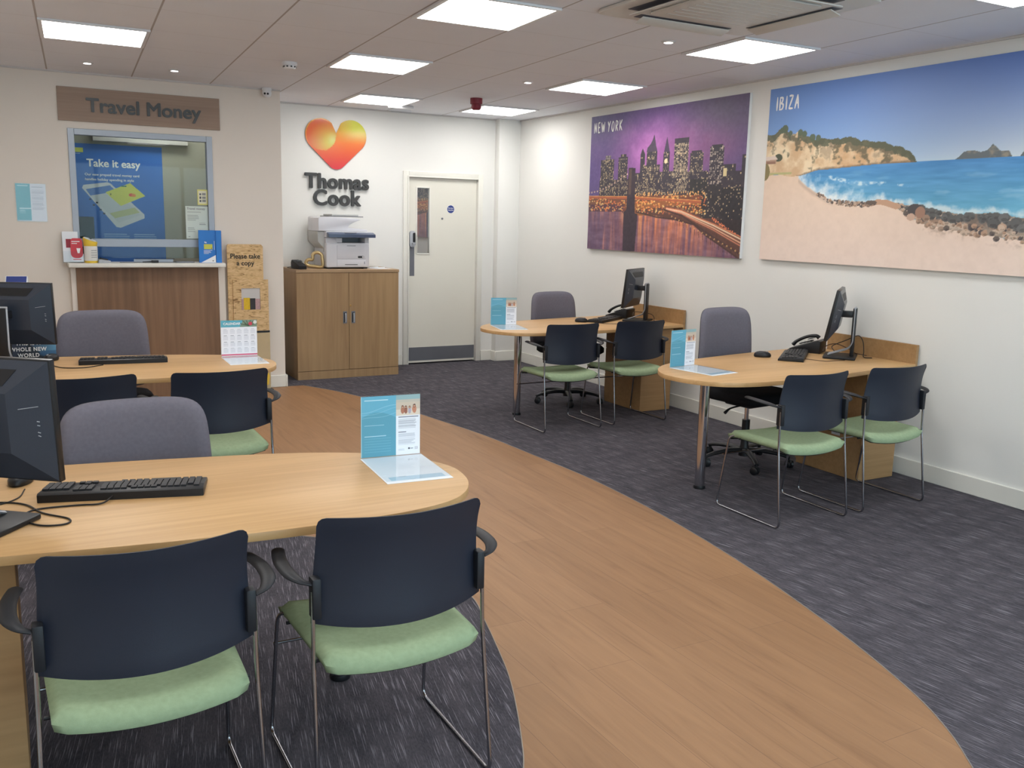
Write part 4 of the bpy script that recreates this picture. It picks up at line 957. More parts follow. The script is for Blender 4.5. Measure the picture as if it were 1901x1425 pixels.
b2.prism([(.035, .075), (.05, .075), (.058, .115), (.028, .115)], .0212, .022, 'print_white', mtx=mt @ ROT_WALL_Y)
b2.box(-.005, .055, -.0217, -.0212, .165, .172, 'print_white', mtx=mt); b2.box(-.005, .035, -.0217, -.0212, .15, .156, 'print_white', mtx=mt); b2.box(-.0, .06, -.0207, -.0202, .022, .028, 'leaflet_red', mtx=mt); b2.build('red_leaflet', t)
# charity tub
t = empty('collection_tub', (.592, YT-.115, SZ), 0, 'round white and yellow charity collection tub beside the red leaflet', 'tub')
b2 = MB(); b2.lathe([(.001, 0), (.047, 0), (.050, .004), (.050, .018)], 'tub_yellow', n=32); b2.lathe([(.050, .0181), (.051, .022), (.051, .125), (.049, .135)], 'tub_white', n=32)
for k in range(4): b2.box(-.02, .025, -.0525, -.0505, .045+k*.018, .049+k*.018, 'print_grey', mtx=Matrix.Rotation(.35, 4, 'Z'))
b2.build('body', t)
tm = Matrix.Translation((0, 0, .165)) @ Matrix.Rotation(-.0, 4, 'X')
b2 = MB(); rings = []
for r_, z0, sl in ((.049, .1355, 0), (.051, .150, .0), (.054, .178, .45), (.052, .186, .45)):
    rings.append([(r_*math.cos(2*PI*k/32), r_*math.sin(2*PI*k/32), z0-sl*(r_*math.cos(2*PI*k/32))*.8+sl*.3*r_*math.sin(2*PI*k/32)) for k in range(32)])
b2.loft(rings, 'tub_yellow'); lid = b2.build('lid', t)
b2 = MB(); rings = [[(r_*math.cos(2*PI*k/32), r_*math.sin(2*PI*k/32), .1875+dz-.45*(r_*math.cos(2*PI*k/32))*.8+.45*.3*r_*math.sin(2*PI*k/32)) for k in range(32)] for r_, dz in ((.047, 0), (.045, .003), (.001, .004))]
b2.loft(rings, 'tub_white'); b2.box(-.012, .012, -.003, .003, .189, .1955, 'black_plastic'); b2.build('lid_disc', t)
# small card reader / stapler thing
t = empty('card_terminal', (.685, YT-.12, SZ), .15, 'small silver and black card terminal beside the charity tub', 'card terminal')
b2 = MB(); b2.prism([(-.045, 0), (.045, 0), (.045, .018), (-.03, .03), (-.045, .028)], -.04, .04, 'silver_plastic', bev=.003, mtx=Matrix.Rotation(PI/2, 4, 'X')); b2.build('body', t)
b2 = MB(); b2.prism([(-.035, .031), (.03, .0215), (.025, .032), (-.02, .042)], -.03, .03, 'black_plastic', bev=.002, mtx=Matrix.Rotation(PI/2, 4, 'X')); b2.build('keypad', t)
# counter pens and tray
t = empty('document_tray', (1.05, YT-.06, SZ), 0, 'shallow metal transfer tray in the middle of the counter shelf', 'tray')
b2 = MB(); b2.box(-.24, .25, -.055, .0, 0, .006, 'steel_plate', bev=.002, seg=1); b2.box(-.13, .18, -.012, -.002, .006, .028, 'aluminium'); b2.box(-.12, .19, -.014, -.003, .028, .032, 'black_plastic'); b2.build('tray', t)
t = empty('pen', (1.05, YT-.13, SZ), 0, 'black pen on its holder in the middle of the counter shelf', 'pen')
b2 = MB(); b2.tube([(-.07, 0, .008), (.0, 0, .010), (.03, 0, .011)], [.003, .005, .006], 'black_plastic'); b2.build('barrel', t); b2 = MB(); b2.box(.0, .055, -.012, .012, 0, .022, 'black_plastic', bev=.003); b2.build('pen_base', t)
t = empty('coin_dish', (1.32, YT-.10, SZ), 0, 'low grey dish on the counter shelf beside the blue leaflet holder', 'dish')
b2 = MB(); b2.prism(rrect(.15, .09, .02), 0, .012, 'steel_plate', bev=.004); b2.build('dish', t)
# blue leaflet box
t = empty('blue_leaflet_display', (1.54, YT-.09, SZ), -.08, 'bright blue leaflet display standing at the right end of the counter shelf', 'leaflet display')
b2 = MB(); b2.box(-.10, .085, -.012, .0, 0, .275, 'leaflet_blue', bev=.001, seg=1); b2.box(.04, .085, -.03, -.0125, 0, .272, 'leaflet_blue'); b2.box(.0851, .0865, -.03, 0, 0, .27, 'pink_paper'); b2.build('backboard', t)
b2 = MB(); b2.prism([(-.085, .002), (.035, .002), (.035, .066)], .031, .0325, 'print_white', mtx=ROT_WALL_Y); b2.prism([(-.1, .0), (.035, .0), (.035, .06)], .0125, .031, 'leaflet_blue', mtx=ROT_WALL_Y); b2.box(.008, .016, -.0332, -.0326, .013, .021, 'print_black'); b2.build('pocket', t)
b2 = MB(); b2.box(-.058, .012, -.0145, -.0125, .115, .158, 'card_yellow', bev=.0008, seg=1); b2.box(.001, .008, -.0152, -.0145, .12, .126, 'leaflet_darkred'); b2.build('printed_card', t)
b2 = MB(); b2.box(.026, .029, -.0135, -.0125, .11, .185, 'print_white')
for k, l_ in enumerate((.07, .055, .06, .04)): b2.box(-.06, -.06+l_, -.0131, -.0125, .103-k*.009, .106-k*.009, 'print_white')
b2.box(-.052, -.045, -.0131, -.0125, .168, .18, 'print_white'); b2.box(-.043, -.036, -.0131, -.0125, .166, .176, 'print_white'); b2.build('lettering', t)

# ================================================================== NOTICE ON THE LEFT
t = empty('wall_notice', (.19, YT, 1.465), 0, 'teal and white printed notice in a clear wall holder left of the bureau', 'notice')
cv = Canvas(60, 84, (222, 220, 226)); cv.rect(0, .48, .02, 1, (96, 170, 180)); cv.rect(.06, .42, .93, .96, (206, 228, 230), .8); cv.lines_of_text(.54, .94, .93, .90, 1, (120, 126, 140), .7); cv.lines_of_text(.54, .94, .85, .3, 14, (170, 172, 184), .5); cv.rect(.1, .48, .32, .36, (214, 232, 234), .8); cv.lines_of_text(.1, .3, .30, .2, 3, (190, 220, 224), .6)
picture('printed_sheet', cv, (-.105, -.006, .004), (.21, 0, 0), (0, 0, .29), 'print_satin', t)
b2 = MB(); b2.box(-.108, .108, -.011, -.008, 0, .296, 'acrylic'); b2.box(-.108, .108, -.0055, -.001, 0, .296, 'acrylic'); b2.build('holder', t)

# ================================================================== STRAND BOARD STAND
t = empty('leaflet_stand', (1.85, YT-.10, 0), -.0, 'tall strand board leaflet stand with a please take a copy heading beside the counter', 'leaflet stand')
SY = YT-.10
b2 = MB(); b2.prism([(-.175, .55), (-.175, 1.29), (-.165, 1.303), (.12, 1.303), (.135, 1.285), (.135, .55)], 0, .014, 'strand_board', mtx=Matrix.Translation((0, .03, 0)) @ ROT_WALL_Y); b2.build('header_board', t)
b2 = MB()
for x0, x1, z0, z1 in ((-.135, -.065, .545, .995), (.100, .172, .545, .995), (-.065, .100, .545, .73), (-.065, .100, .92, .995)): b2.box(x0, x1, .0, .0155, z0, z1, 'strand_board')
b2.box(-.135, .172, .0, .08, .54, .545, 'strand_board'); b2.build('front_board', t)
b2 = MB(); b2.box(-.065, .100, .0105, .0157, .73, .92, 'ceiling_grey'); b2.build('pocket_back', t)
for k, (x0, x1, m_, hh) in enumerate(((-.063, -.046, 'pink_paper', .825), (-.046, .008, 'yellow_paper', .835), (.009, .055, 'charcoal_paper', .83), (.056, .097, 'pink_paper', .825))):
    b2 = MB(); b2.box(x0, x1, .001, .0103, .731, hh, m_); tag(b2.build('leaflet_stack', t), {'yellow_paper': 'yellow leaflets', 'charcoal_paper': 'dark leaflets'}.get(m_, 'pinkish leaflets'))
b2 = MB(); b2.box(-.150, .178, .0, .075, .05, .52, 'mdf', bev=.002, seg=1); b2.box(-.150, .178, .003, .075, .522, .538, 'black_satin'); b2.build('lower_body', t)
b2 = MB(); b2.box(-.16, .186, -.06, .085, 0, .012, 'black_satin'); b2.box(-.15, .176, 0, .075, .012, .05, 'mdf'); b2.build('base', t)
b2 = MB(); b2.prism([(.10, .03), (.155, .05), (.165, .13), (.14, .2), (.12, .15)], 0, .012, 'tub_yellow', mtx=Matrix.Translation((0, -.002, 0)) @ ROT_WALL_Y); b2.build('yellow_graphic', t)
text_obj('lettering', 'Please take', .058, 'print_black', (-.02, .0155, 1.18), parent=t, bold=.0014, align='CENTER', ext=.0005)
text_obj('lettering', 'a copy', .058, 'print_black', (-.02, .0155, 1.12), parent=t, bold=.0014, align='CENTER', ext=.0005)

# ================================================================== CUPBOARD AND THINGS ON IT
KX0, KX1, KY, KZ = 2.378, 3.41, 8.597, 1.058
t = empty('cupboard', ((KX0+KX1)/2, KY, 0), 0, 'light oak two-door cupboard standing against the back wall beside the door', 'cupboard')
hw = (KX1-KX0)/2
b2 = MB(); b2.box(-hw, -hw+.02, .02, .535, 0, KZ-.03, 'oak'); b2.box(hw-.02, hw, .02, .535, 0, KZ-.03, 'oak'); b2.box(-hw+.02, hw-.02, .5, .535, .0, KZ-.03, 'oak'); b2.box(-hw+.02, hw-.02, .03, .5, .09, .11, 'oak'); b2.build('carcass', t)
b2 = MB(); b2.box(-hw-.004, hw+.004, -.004, .54, KZ-.028, KZ, 'oak_top', bev=.0015, seg=1); b2.build('top', t)
b2 = MB(); b2.box(-hw+.001, hw-.001, .0, .018, .0, .078, 'oak'); b2.build('plinth', t)
for sx, nm in ((-1, 0), (1, 1)):
    x0, x1 = (-hw+.001, -.0015) if sx < 0 else (.0015, hw-.001)
    b2 = MB(); b2.box(x0, x1, .0, .018, .082, KZ-.031, 'oak', bev=.001, seg=1); d_ = b2.build('door', t)
    hx = sx*.042 if sx > 0 else -.042
    b2 = MB(); b2.prism(rrect(.038, .118, .004, cx=hx, cy=.595), .0, .004, 'steel_plate', mtx=ROT_WALL_Y); b2.box(hx-.012, hx+.012, -.0045, -.004, .545, .642, 'black_satin'); b2.tube([(hx+.004, -.005, .548), (hx+.004, -.011, .56), (hx+.004, -.011, .62), (hx+.004, -.005, .635)], .0075, 'silver_plastic', n=10); b2.build('handle', d_)
    if sx > 0: b2 = MB(); b2.lathe([(.001, 0), (.009, 0), (.009, .004), (.004, .006), (.001, .006)], 'brass', n=18, mtx=Matrix.Translation((.014, 0, .71)) @ ROT_WALL_Y); b2.build('lock', d_)
# printer
t = empty('printer', (2.945, 8.72, KZ+.001), .0, 'white and navy multifunction printer standing on the oak cupboard', 'printer')
P = 'printer_plastic'
b2 = MB(); b2.box(-.235, .205, .0, .40, .012, .25, P, bev=.014, seg=3); b2.box(-.235, -.12, .01, .4, .245, .30, P, bev=.006); b2.box(.16, .205, .01, .4, .245, .30, P, bev=.006); b2.box(-.12, .16, .18, .40, .245, .30, 'printer_grey'); b2.box(-.12, .16, .02, .18, .2502, .254, 'printer_grey')
for x in (-.2, .17): b2.box(x-.02, x+.02, .02, .36, 0, .013, 'black_satin')
b2.build('body', t)
b2 = MB(); b2.box(-.135, -.075, .004, .02, .255, .297, P); b2.build('output_flap', t)
b2 = MB(); b2.box(-.128, .165, -.006, .001, .095, .228, P, bev=.003, seg=2); b2.box(-.03, .06, -.0075, -.006, .221, .226, 'printer_grey'); b2.build('front_panel', t)
b2 = MB(); b2.box(-.128, .165, -.006, .001, .02, .091, P, bev=.003, seg=2); b2.box(-.05, .08, -.009, -.006, .038, .046, 'printer_grey', bev=.002, seg=1); b2.box(.148, .152, -.0075, -.006, .045, .07, 'printer_navy'); b2.build('paper_drawer', t)
b2 = MB(); b2.prism(rrect(.062, .020, .0095, cx=.113, cy=.115), .0062, .0078, 'letter_side', mtx=ROT_WALL_Y); b2.lathe([(.001, .008), (.007, .008), (.007, .0088), (.001, .0088)], 'print_white', n=14, mtx=Matrix.Translation((.133, 0, .115)) @ ROT_WALL_Y); bd_ = b2.build('badge', t)
b2 = MB(); b2.prism([(.0, 0), (.0, .03), (.065, .048), (.065, .0)], -.23, .245, 'printer_navy', bev=.004, mtx=Matrix.Translation((.0, -.07, .305)) @ Matrix.Rotation(PI/2, 4, 'Z') @ Matrix.Rotation(PI/2, 4, 'X')); b2.box(-.06, .06, -.04, .0, .346, .352, 'printer_grey'); b2.build('control_panel', t)
b2 = MB(); b2.box(-.235, .225, .0, .41, .302, .36, P, bev=.008, seg=2); b2.build('scanner_bed', t)
b2 = MB(); b2.prism([(-.30, .0), (-.30, .125), (-.285, .135), (-.10, .135), (.10, .125), (.13, .115), (.05, .085), (.01, .06), (.0, .035), (.19, .02), (.2, .0)], -.38, -.03, P, bev=.006, mtx=Matrix.Translation((0, 0, .362)) @ Matrix.Rotation(PI/2, 4, 'X')); b2.build('document_feeder', t)
b2 = MB(); b2.prism([(-.235, -.002), (-.30, -.002), (-.298, -.10), (-.24, -.165), (-.235, -.168)], -.39, -.06, 'printer_pale_grey', bev=.004, mtx=Matrix.Translation((0, 0, .36)) @ Matrix.Rotation(PI/2, 4, 'X')); b2.build('side_module', t)
b2 = MB(); b2.box(-.19, .16, .05, .34, .5, .508, 'printer_grey', bev=.002, mtx=Matrix.Rotation(.0, 4, 'Y')); b2.box(-.15, .12, .08, .36, .5085, .525, 'printer_pale_grey', bev=.003); b2.build('input_tray', t)
b2 = MB(); b2.box(-.2365, -.2352, .06, .10, .16, .20, 'printer_pale_grey'); b2.build('side_button', t)
# payment terminal on cupboard
t = empty('payment_terminal', (2.44, 8.72, KZ+.001), .25, 'black card payment terminal at the left end of the cupboard', 'card terminal')
b2 = MB(); b2.prism([(-.08, 0), (.075, 0), (.078, .03), (.04, .05), (-.07, .085), (-.085, .06)], -.042, .042, 'black_plastic', bev=.008, mtx=Matrix.Rotation(PI/2, 4, 'Z') @ Matrix.Rotation(PI/2, 4, 'X') @ Matrix.Rotation(PI, 4, 'Y')); b2.build('body', t)
b2 = MB(); b2.box(-.026, .026, .0, .035, .0705, .0735, 'booth_equipment', mtx=Matrix.Rotation(.3, 4, 'X') @ Matrix.Translation((0, .0, .003))); b2.build('screen', t)
b2 = MB(); b2.tube([(-.03, .075, .02), (-.08, .08, .012), (-.075, .02, .008), (-.055, -.02, .006)], .0028, 'cable_black', smooth=5, n=6); b2.build('cable', t)
# gold heart
t = empty('heart_ornament', (2.62, 8.80, KZ+.001), -.35, 'hollow gold heart ornament standing on the cupboard beside the printer', 'ornament')
b2 = MB()
hp = [(0, 0, .012), (.075, 0, .012), (.085, 0, .03), (.085, 0, .10), (.082, 0, .125), (.05, 0, .15), (.012, 0, .148), (-.012, 0, .118), (-.014, 0, .098), (-.03, 0, .088), (-.06, 0, .09), (-.085, 0, .075), (-.083, 0, .04), (-.06, 0, .02)]
hp = [(0.0, 0, .02), (.07, 0, .02), (.07, 0, .10), (.06, 0, .138), (.02, 0, .155), (-.018, 0, .135), (-.024, 0, .088), (-.06, 0, .085), (-.085, 0, .06), (-.07, 0, .03)]
b2.tube(hp, .016, 'gold', n=10, closed=True, smooth=5, up=(0, 1, 0)); b2.build('frame', t)
t = empty('cable_bundle', (3.24, 8.80, KZ+.001), 0, 'white cable lying on the cupboard to the right of the printer', 'cable')
b2 = MB(); b2.tube([(-.07, .05, .005), (-.02, -.02, .012), (.04, .03, .012), (.0, .06, .006), (-.03, .02, .005), (.08, .0, .005), (.12, .06, .005)], .004, 'white_plastic', smooth=6, n=7); b2.build('cable', t)
t = empty('paper_sheet', (3.27, 8.79, KZ+.0005), .2, 'sheet of paper under the white cable on the cupboard', 'paper')
b2 = MB(); b2.box(-.08, .10, -.09, .12, 0, .001, 'paper_white'); b2.build('sheet', t); t.location.z = KZ+.0002

# ================================================================== DESKS
FRONT = [(0, .36), (.012, .27), (.035, .2), (.08, .125), (.16, .055), (.29, .012), (.45, -.003), (.73, 0), (1.05, .035), (1.3, .075), (1.55, .11), (1.815, .145)]
BACK = [(1.815, 1.01), (1.5, .97), (1.2, .93), (1.0, .90), (.75, .855), (.55, .815), (.38, .765), (.22, .69), (.11, .60), (.045, .51), (.01, .43)]
def desk(name, tipx, y0, sign, label):
    """sign=+1: desk runs from its rounded tip towards +x (right wall); -1 the mirror"""
    wallx = tipx+sign*1.815
    t = empty(name, (tipx, y0, 0), 0, label, 'desk', 'beech desks with a rounded end')
    FR = [(.03+s_*1.785/1.815, q) for s_, q in FRONT]; BK = [(.03+s_*1.785/1.815, q) for s_, q in BACK]
    P1 = spline([Vector((s_, q, 0)) for s_, q in (BK[-2:]+FR+[])], 5)[5:]
    P2 = spline([Vector((s_, q, 0)) for s_, q in (BK+FR[:1])], 5)
    pts = [(sign*p.x, p.y) for p in P1+P2[:-1]]
    # drop duplicates
    out = []
    for p in pts:
        if not out or math.hypot(p[0]-out[-1][0], p[1]-out[-1][1]) > .004: out.append(p)
    if sign < 0: out = out[::-1]
    b2 = MB(); b2.prism(out, .705, .73, 'beech', bev=.0018, seg=2, mside='beech_edge_shaded'); b2.build('desktop', t)
    b2 = MB(); xw = sign*1.815
    b2.box(min(xw, xw+sign*.022), max(xw, xw+sign*.022), .148, .87, .60, .85, 'beech_side_shaded', bev=.001, seg=1); b2.build('upstand', t)
    lx, ly = sign*.405, .485
    b2 = MB(); b2.lathe([(.001, .02), (.030, .02), (.030, .700), (.001, .700)], 'chrome', n=28, mtx=Matrix.Translation((lx, ly, 0))); b2.lathe([(.001, .700), (.045, .700), (.045, .7045), (.001, .7045)], 'steel_plate', n=28, mtx=Matrix.Translation((lx, ly, 0))); lg = b2.build('leg', t)
    b2 = MB(); b2.lathe([(.001, .0), (.034, .0), (.036, .006), (.033, .019), (.001, .0195)], 'black_plastic', n=28, mtx=Matrix.Translation((lx, ly, 0))); b2.build('foot', lg)
    # pedestal
    px0, px1 = sorted((sign*(1.42 if sign > 0 else 1.352), sign*1.735))
    b2 = MB(); b2.box(px0, px1, .175, .70, .002, .7045, 'beech_side_shaded', bev=.0015, seg=1); pd = b2.build('pedestal', t)
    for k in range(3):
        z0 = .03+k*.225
        b2 = MB(); b2.box(px0+.006, px1-.006, .7005, .716, z0, z0+.218, 'beech_side_shaded', bev=.001, seg=1); dw = b2.build('drawer', pd)
        b2 = MB(); b2.box((px0+px1)/2-.05, (px0+px1)/2+.05, .7165, .728, z0+.16, z0+.172, 'steel_plate', bev=.003); b2.build('handle', dw)
    b2 = MB(); a0, a1 = sorted((sign*1.0, sign*1.415)); b2.box(a0, a1, .62, .64, .33, .704, 'beech_side_shaded'); 
    return t
desk('desk', 3.171, 3.640, 1, 'rounded beech desk at the right wall below the beach picture, the nearer one')
desk('desk', 3.171, 5.930, 1, 'rounded beech desk at the right wall below the city picture, the farther one')
desk('desk', 1.318, 2.352, -1, 'large beech desk with a rounded end in the left foreground')
desk('desk', 1.345, 4.890, -1, 'beech desk with a rounded end in front of the bureau counter')
# small sticker on pedestal
t = empty('pedestal_label', (4.5895, 4.02, .26), 0, 'small blue and white label on the side of the near right desk pedestal', 'label')
cv = Canvas(14, 22, (206, 212, 220)); cv.rect(.1, .9, .62, .9, (120, 140, 170)); cv.lines_of_text(.12, .88, .56, .1, 4, (140, 150, 170), .7)
picture('printed_sheet', cv, (-.0002, .035, 0), (0, -.07, 0), (0, 0, .12), 'print_satin', t)

# ================================================================== VISITOR CHAIR
def make_visitor_chair(label):
    t = empty('visitor_chair', (0, 0, 0), 0, label, 'chair', 'navy visitor chairs with green seats')
    hw = .245
    for sx in (-1, 1):
        b2 = MB()
        path = [(sx*.20, .40, .418), (sx*.232, .44, .415), (sx*(hw+.004), .455, .38), (sx*(hw+.008), .485, .03), (sx*(hw+.008), .49, .0062)]
        p1 = fillet([(sx*.19, .36, .418), (sx*(hw-.006), .43, .418), (sx*(hw+.006), .492, .0065), (sx*(hw+.006), .002, .0065), (sx*(hw-.002), .055, .43), (sx*(hw-.004), .060, .62)], .035, 6)
        b2.tube(p1, .0058, 'chrome_frame', n=10); b2.build('side_frame', t)
    b2 = MB(); b2.tube([(-hw+.0, .468, .30), (hw-.0, .468, .30)], .0045, 'chrome_frame', n=8); b2.build('stretcher', t)
    b2 = MB()
    for y in (.10, .36): b2.tube([(-hw+.012, y, .408), (hw-.012, y, .408)], .005, 'black_plastic', n=8)
    b2.build('seat_support', t)
    # seat: dished cushion
    def seat_ring(scale, ztop, thick, edge):
        pass
    nx, ny = 16, 14
    def sp(u, v, s=1):   # u -1..1 across, v 0..1 rear to front
        w_ = .222+.014*v; x = u*w_; y = .022+.44*v-.012*(1-abs(u)**2)*(1-v)*1.6
        z = .446-.018*(1-u*u)*(1-.35*v)
        if v < .12: z -= .010*((.12-v)/.12)**2
        if v > .85: z -= .016*((v-.85)/.15)**2
        return x, y, z
    b2 = MB(); bm = b2.bm; top = {}; bot = {}
    for j in range(ny+1):
        for i in range(nx+1):
            u = -1+2*i/nx; v = j/ny
            # squircle rounding of the plan corners
            e = max(0, abs(u)-.86)/.14; 
            vv = v
            if e > 0:
                d = .018*(1-math.sqrt(max(0, 1-e*e)))
                vv = d+(v*(1-2*d))
            x, y, z = sp(u, vv)
            edge = (i in (0, nx)) or (j in (0, ny))
            top[i, j] = bm.verts.new((x*(.985 if edge else 1), y, z-(.013 if edge else 0)+(.004 if not edge else 0)))
            bot[i, j] = bm.verts.new((x*.965, .24+(y-.24)*.965, z-.036))
    for j in range(ny):
        for i in range(nx):
            bm.faces.new((top[i, j], top[i+1, j], top[i+1, j+1], top[i, j+1]))
            bm.faces.new((bot[i, j+1], bot[i+1, j+1], bot[i+1, j], bot[i, j]))
    for i in range(nx):
        bm.faces.new((top[i+1, 0], top[i, 0], bot[i, 0], bot[i+1, 0])); bm.faces.new((top[i, ny], top[i+1, ny], bot[i+1, ny], bot[i, ny]))
    for j in range(ny):
        bm.faces.new((top[0, j], top[0, j+1], bot[0, j+1], bot[0, j])); bm.faces.new((top[nx, j+1], top[nx, j], bot[nx, j], bot[nx, j+1]))
    bmesh.ops.recalc_face_normals(bm, faces=bm.faces[:]); b2.mi('green_fabric'); b2.build('seat', t, sharp=75)
    b2 = MB(); b2.mi('black_plastic'); bm = b2.bm; g1 = {}; g2 = {}
    for j in range(7):
        for i in range(9):
            u = -1+2*i/8; v = j/6; x, y, z = sp(u, v); x *= .93; y = .24+(y-.24)*.93
            g1[i, j] = bm.verts.new((x, y, z-.0345)); g2[i, j] = bm.verts.new((x*.98, y, z-.0425))
    for j in range(6):
        for i in range(8):
            bm.faces.new((g1[i, j], g1[i+1, j], g1[i+1, j+1], g1[i, j+1])); bm.faces.new((g2[i, j+1], g2[i+1, j+1], g2[i+1, j], g2[i, j]))
    for i in range(8):
        bm.faces.new((g1[i+1, 0], g1[i, 0], g2[i, 0], g2[i+1, 0])); bm.faces.new((g1[i, 6], g1[i+1, 6], g2[i+1, 6], g2[i, 6]))
    for j in range(6):
        bm.faces.new((g1[0, j], g1[0, j+1], g2[0, j+1], g2[0, j])); bm.faces.new((g1[8, j+1], g1[8, j], g2[8, j], g2[8, j+1]))
    bmesh.ops.recalc_face_normals(bm, faces=bm.faces[:]); b2.build('seat_pan', t)
    # backrest: curved shell
    nx, nz_ = 28, 14; b2 = MB(); b2.mi('navy_plastic'); bm = b2.bm; F = {}; B = {}
    def bp(u, v, off):
        half = .242-.020*v+.008*v**5
        x = u*half
        y = .014+.066*abs(u)**1.8 + .012*math.sin(v*PI)*.6 - .022*v**3
        zt = .814; zb = .507+.020*abs(u)**2.5
        e = max(0, abs(u)-.90)/.10
        if e > 0: zt -= .022*(1-math.sqrt(max(0, 1-e*e)))
        z = zb+(zt-zb)*v
        nrm = Vector((-2*.066*u/.24*.9, 1, .1)).normalized()
        return (x+nrm.x*off, y+nrm.y*off, z)
    for j in range(nz_+1):
        for i in range(nx+1):
            u = -1+2*i/nx; v = j/nz_
            u = math.copysign(1-(1-abs(u))**1.5, u) if u else 0
            edge = i in (0, nx) or j in (0, nz_); th = .0022 if edge else .0045
            F[i, j] = bm.verts.new(bp(u, v, th)); B[i, j] = bm.verts.new(bp(u, v, -th))
    for j in range(nz_):
        for i in range(nx):
            bm.faces.new((F[i+1, j], F[i, j], F[i, j+1], F[i+1, j+1])); bm.faces.new((B[i, j], B[i+1, j], B[i+1, j+1], B[i, j+1]))
    for i in range(nx):
        bm.faces.new((F[i, 0], F[i+1, 0], B[i+1, 0], B[i, 0])); bm.faces.new((F[i+1, nz_], F[i, nz_], B[i, nz_], B[i+1, nz_]))
    for j in range(nz_):
        bm.faces.new((F[0, j+1], F[0, j], B[0, j], B[0, j+1])); bm.faces.new((F[nx, j], F[nx, j+1], B[nx, j+1], B[nx, j]))
    bmesh.ops.recalc_face_normals(bm, faces=bm.faces[:]); b2.build('backrest', t, sharp=60)
    for sx in (-1, 1):
        b2 = MB()
        b2.box(sx*(hw-.012)-.012, sx*(hw-.012)+.012, .048, .086, .545, .655, 'arm_plastic', bev=.005, seg=2)
        b2.tube([(sx*(hw+.0), .060, .640), (sx*(hw+.024), .066, .650), (sx*(hw+.042), .10, .658), (sx*(hw+.046), .16, .662), (sx*(hw+.040), .22, .663), (sx*(hw+.028), .275, .662), (sx*(hw+.024), .288, .661)],
                [.011, .014, .019, .020, .019, .018, .008], 'arm_plastic', n=12, smooth=5, flat=(1, .42))
        b2.build('armrest', t)
    return t
vc = make_visitor_chair('visitor chair')
SP = [(.238, 2.105, .0, 'navy visitor chair with green seat at the bottom left, nearest the camera'),
      (.868, 2.105, .0, 'navy visitor chair with green seat at the foreground desk, right of its twin'),
      (.873, 4.47, .02, 'navy visitor chair with green seat in front of the desk with the calendar'),
      (.266, 4.50, .02, 'navy visitor chair at the far left desk, partly hidden behind a grey chair back'),
      (3.700, 3.335, .0, 'navy visitor chair with green seat at the near right desk, farther from the wall'),
      (4.345, 3.345, .0, 'navy visitor chair with green seat at the near right desk, beside the wall'),
      (3.690, 5.715, -.0, 'navy visitor chair with green seat at the far right desk, nearer its chrome leg'),
      (4.335, 5.740, .0, 'navy visitor chair at the far right desk, in front of its wooden pedestal')]
for k, (x, y, rz, lb) in enumerate(SP):
    o = vc if k == 0 else copy_tree(vc)
    o.location = (x, y, 0); o.rotation_euler = (0, 0, rz); o['label'] = lb

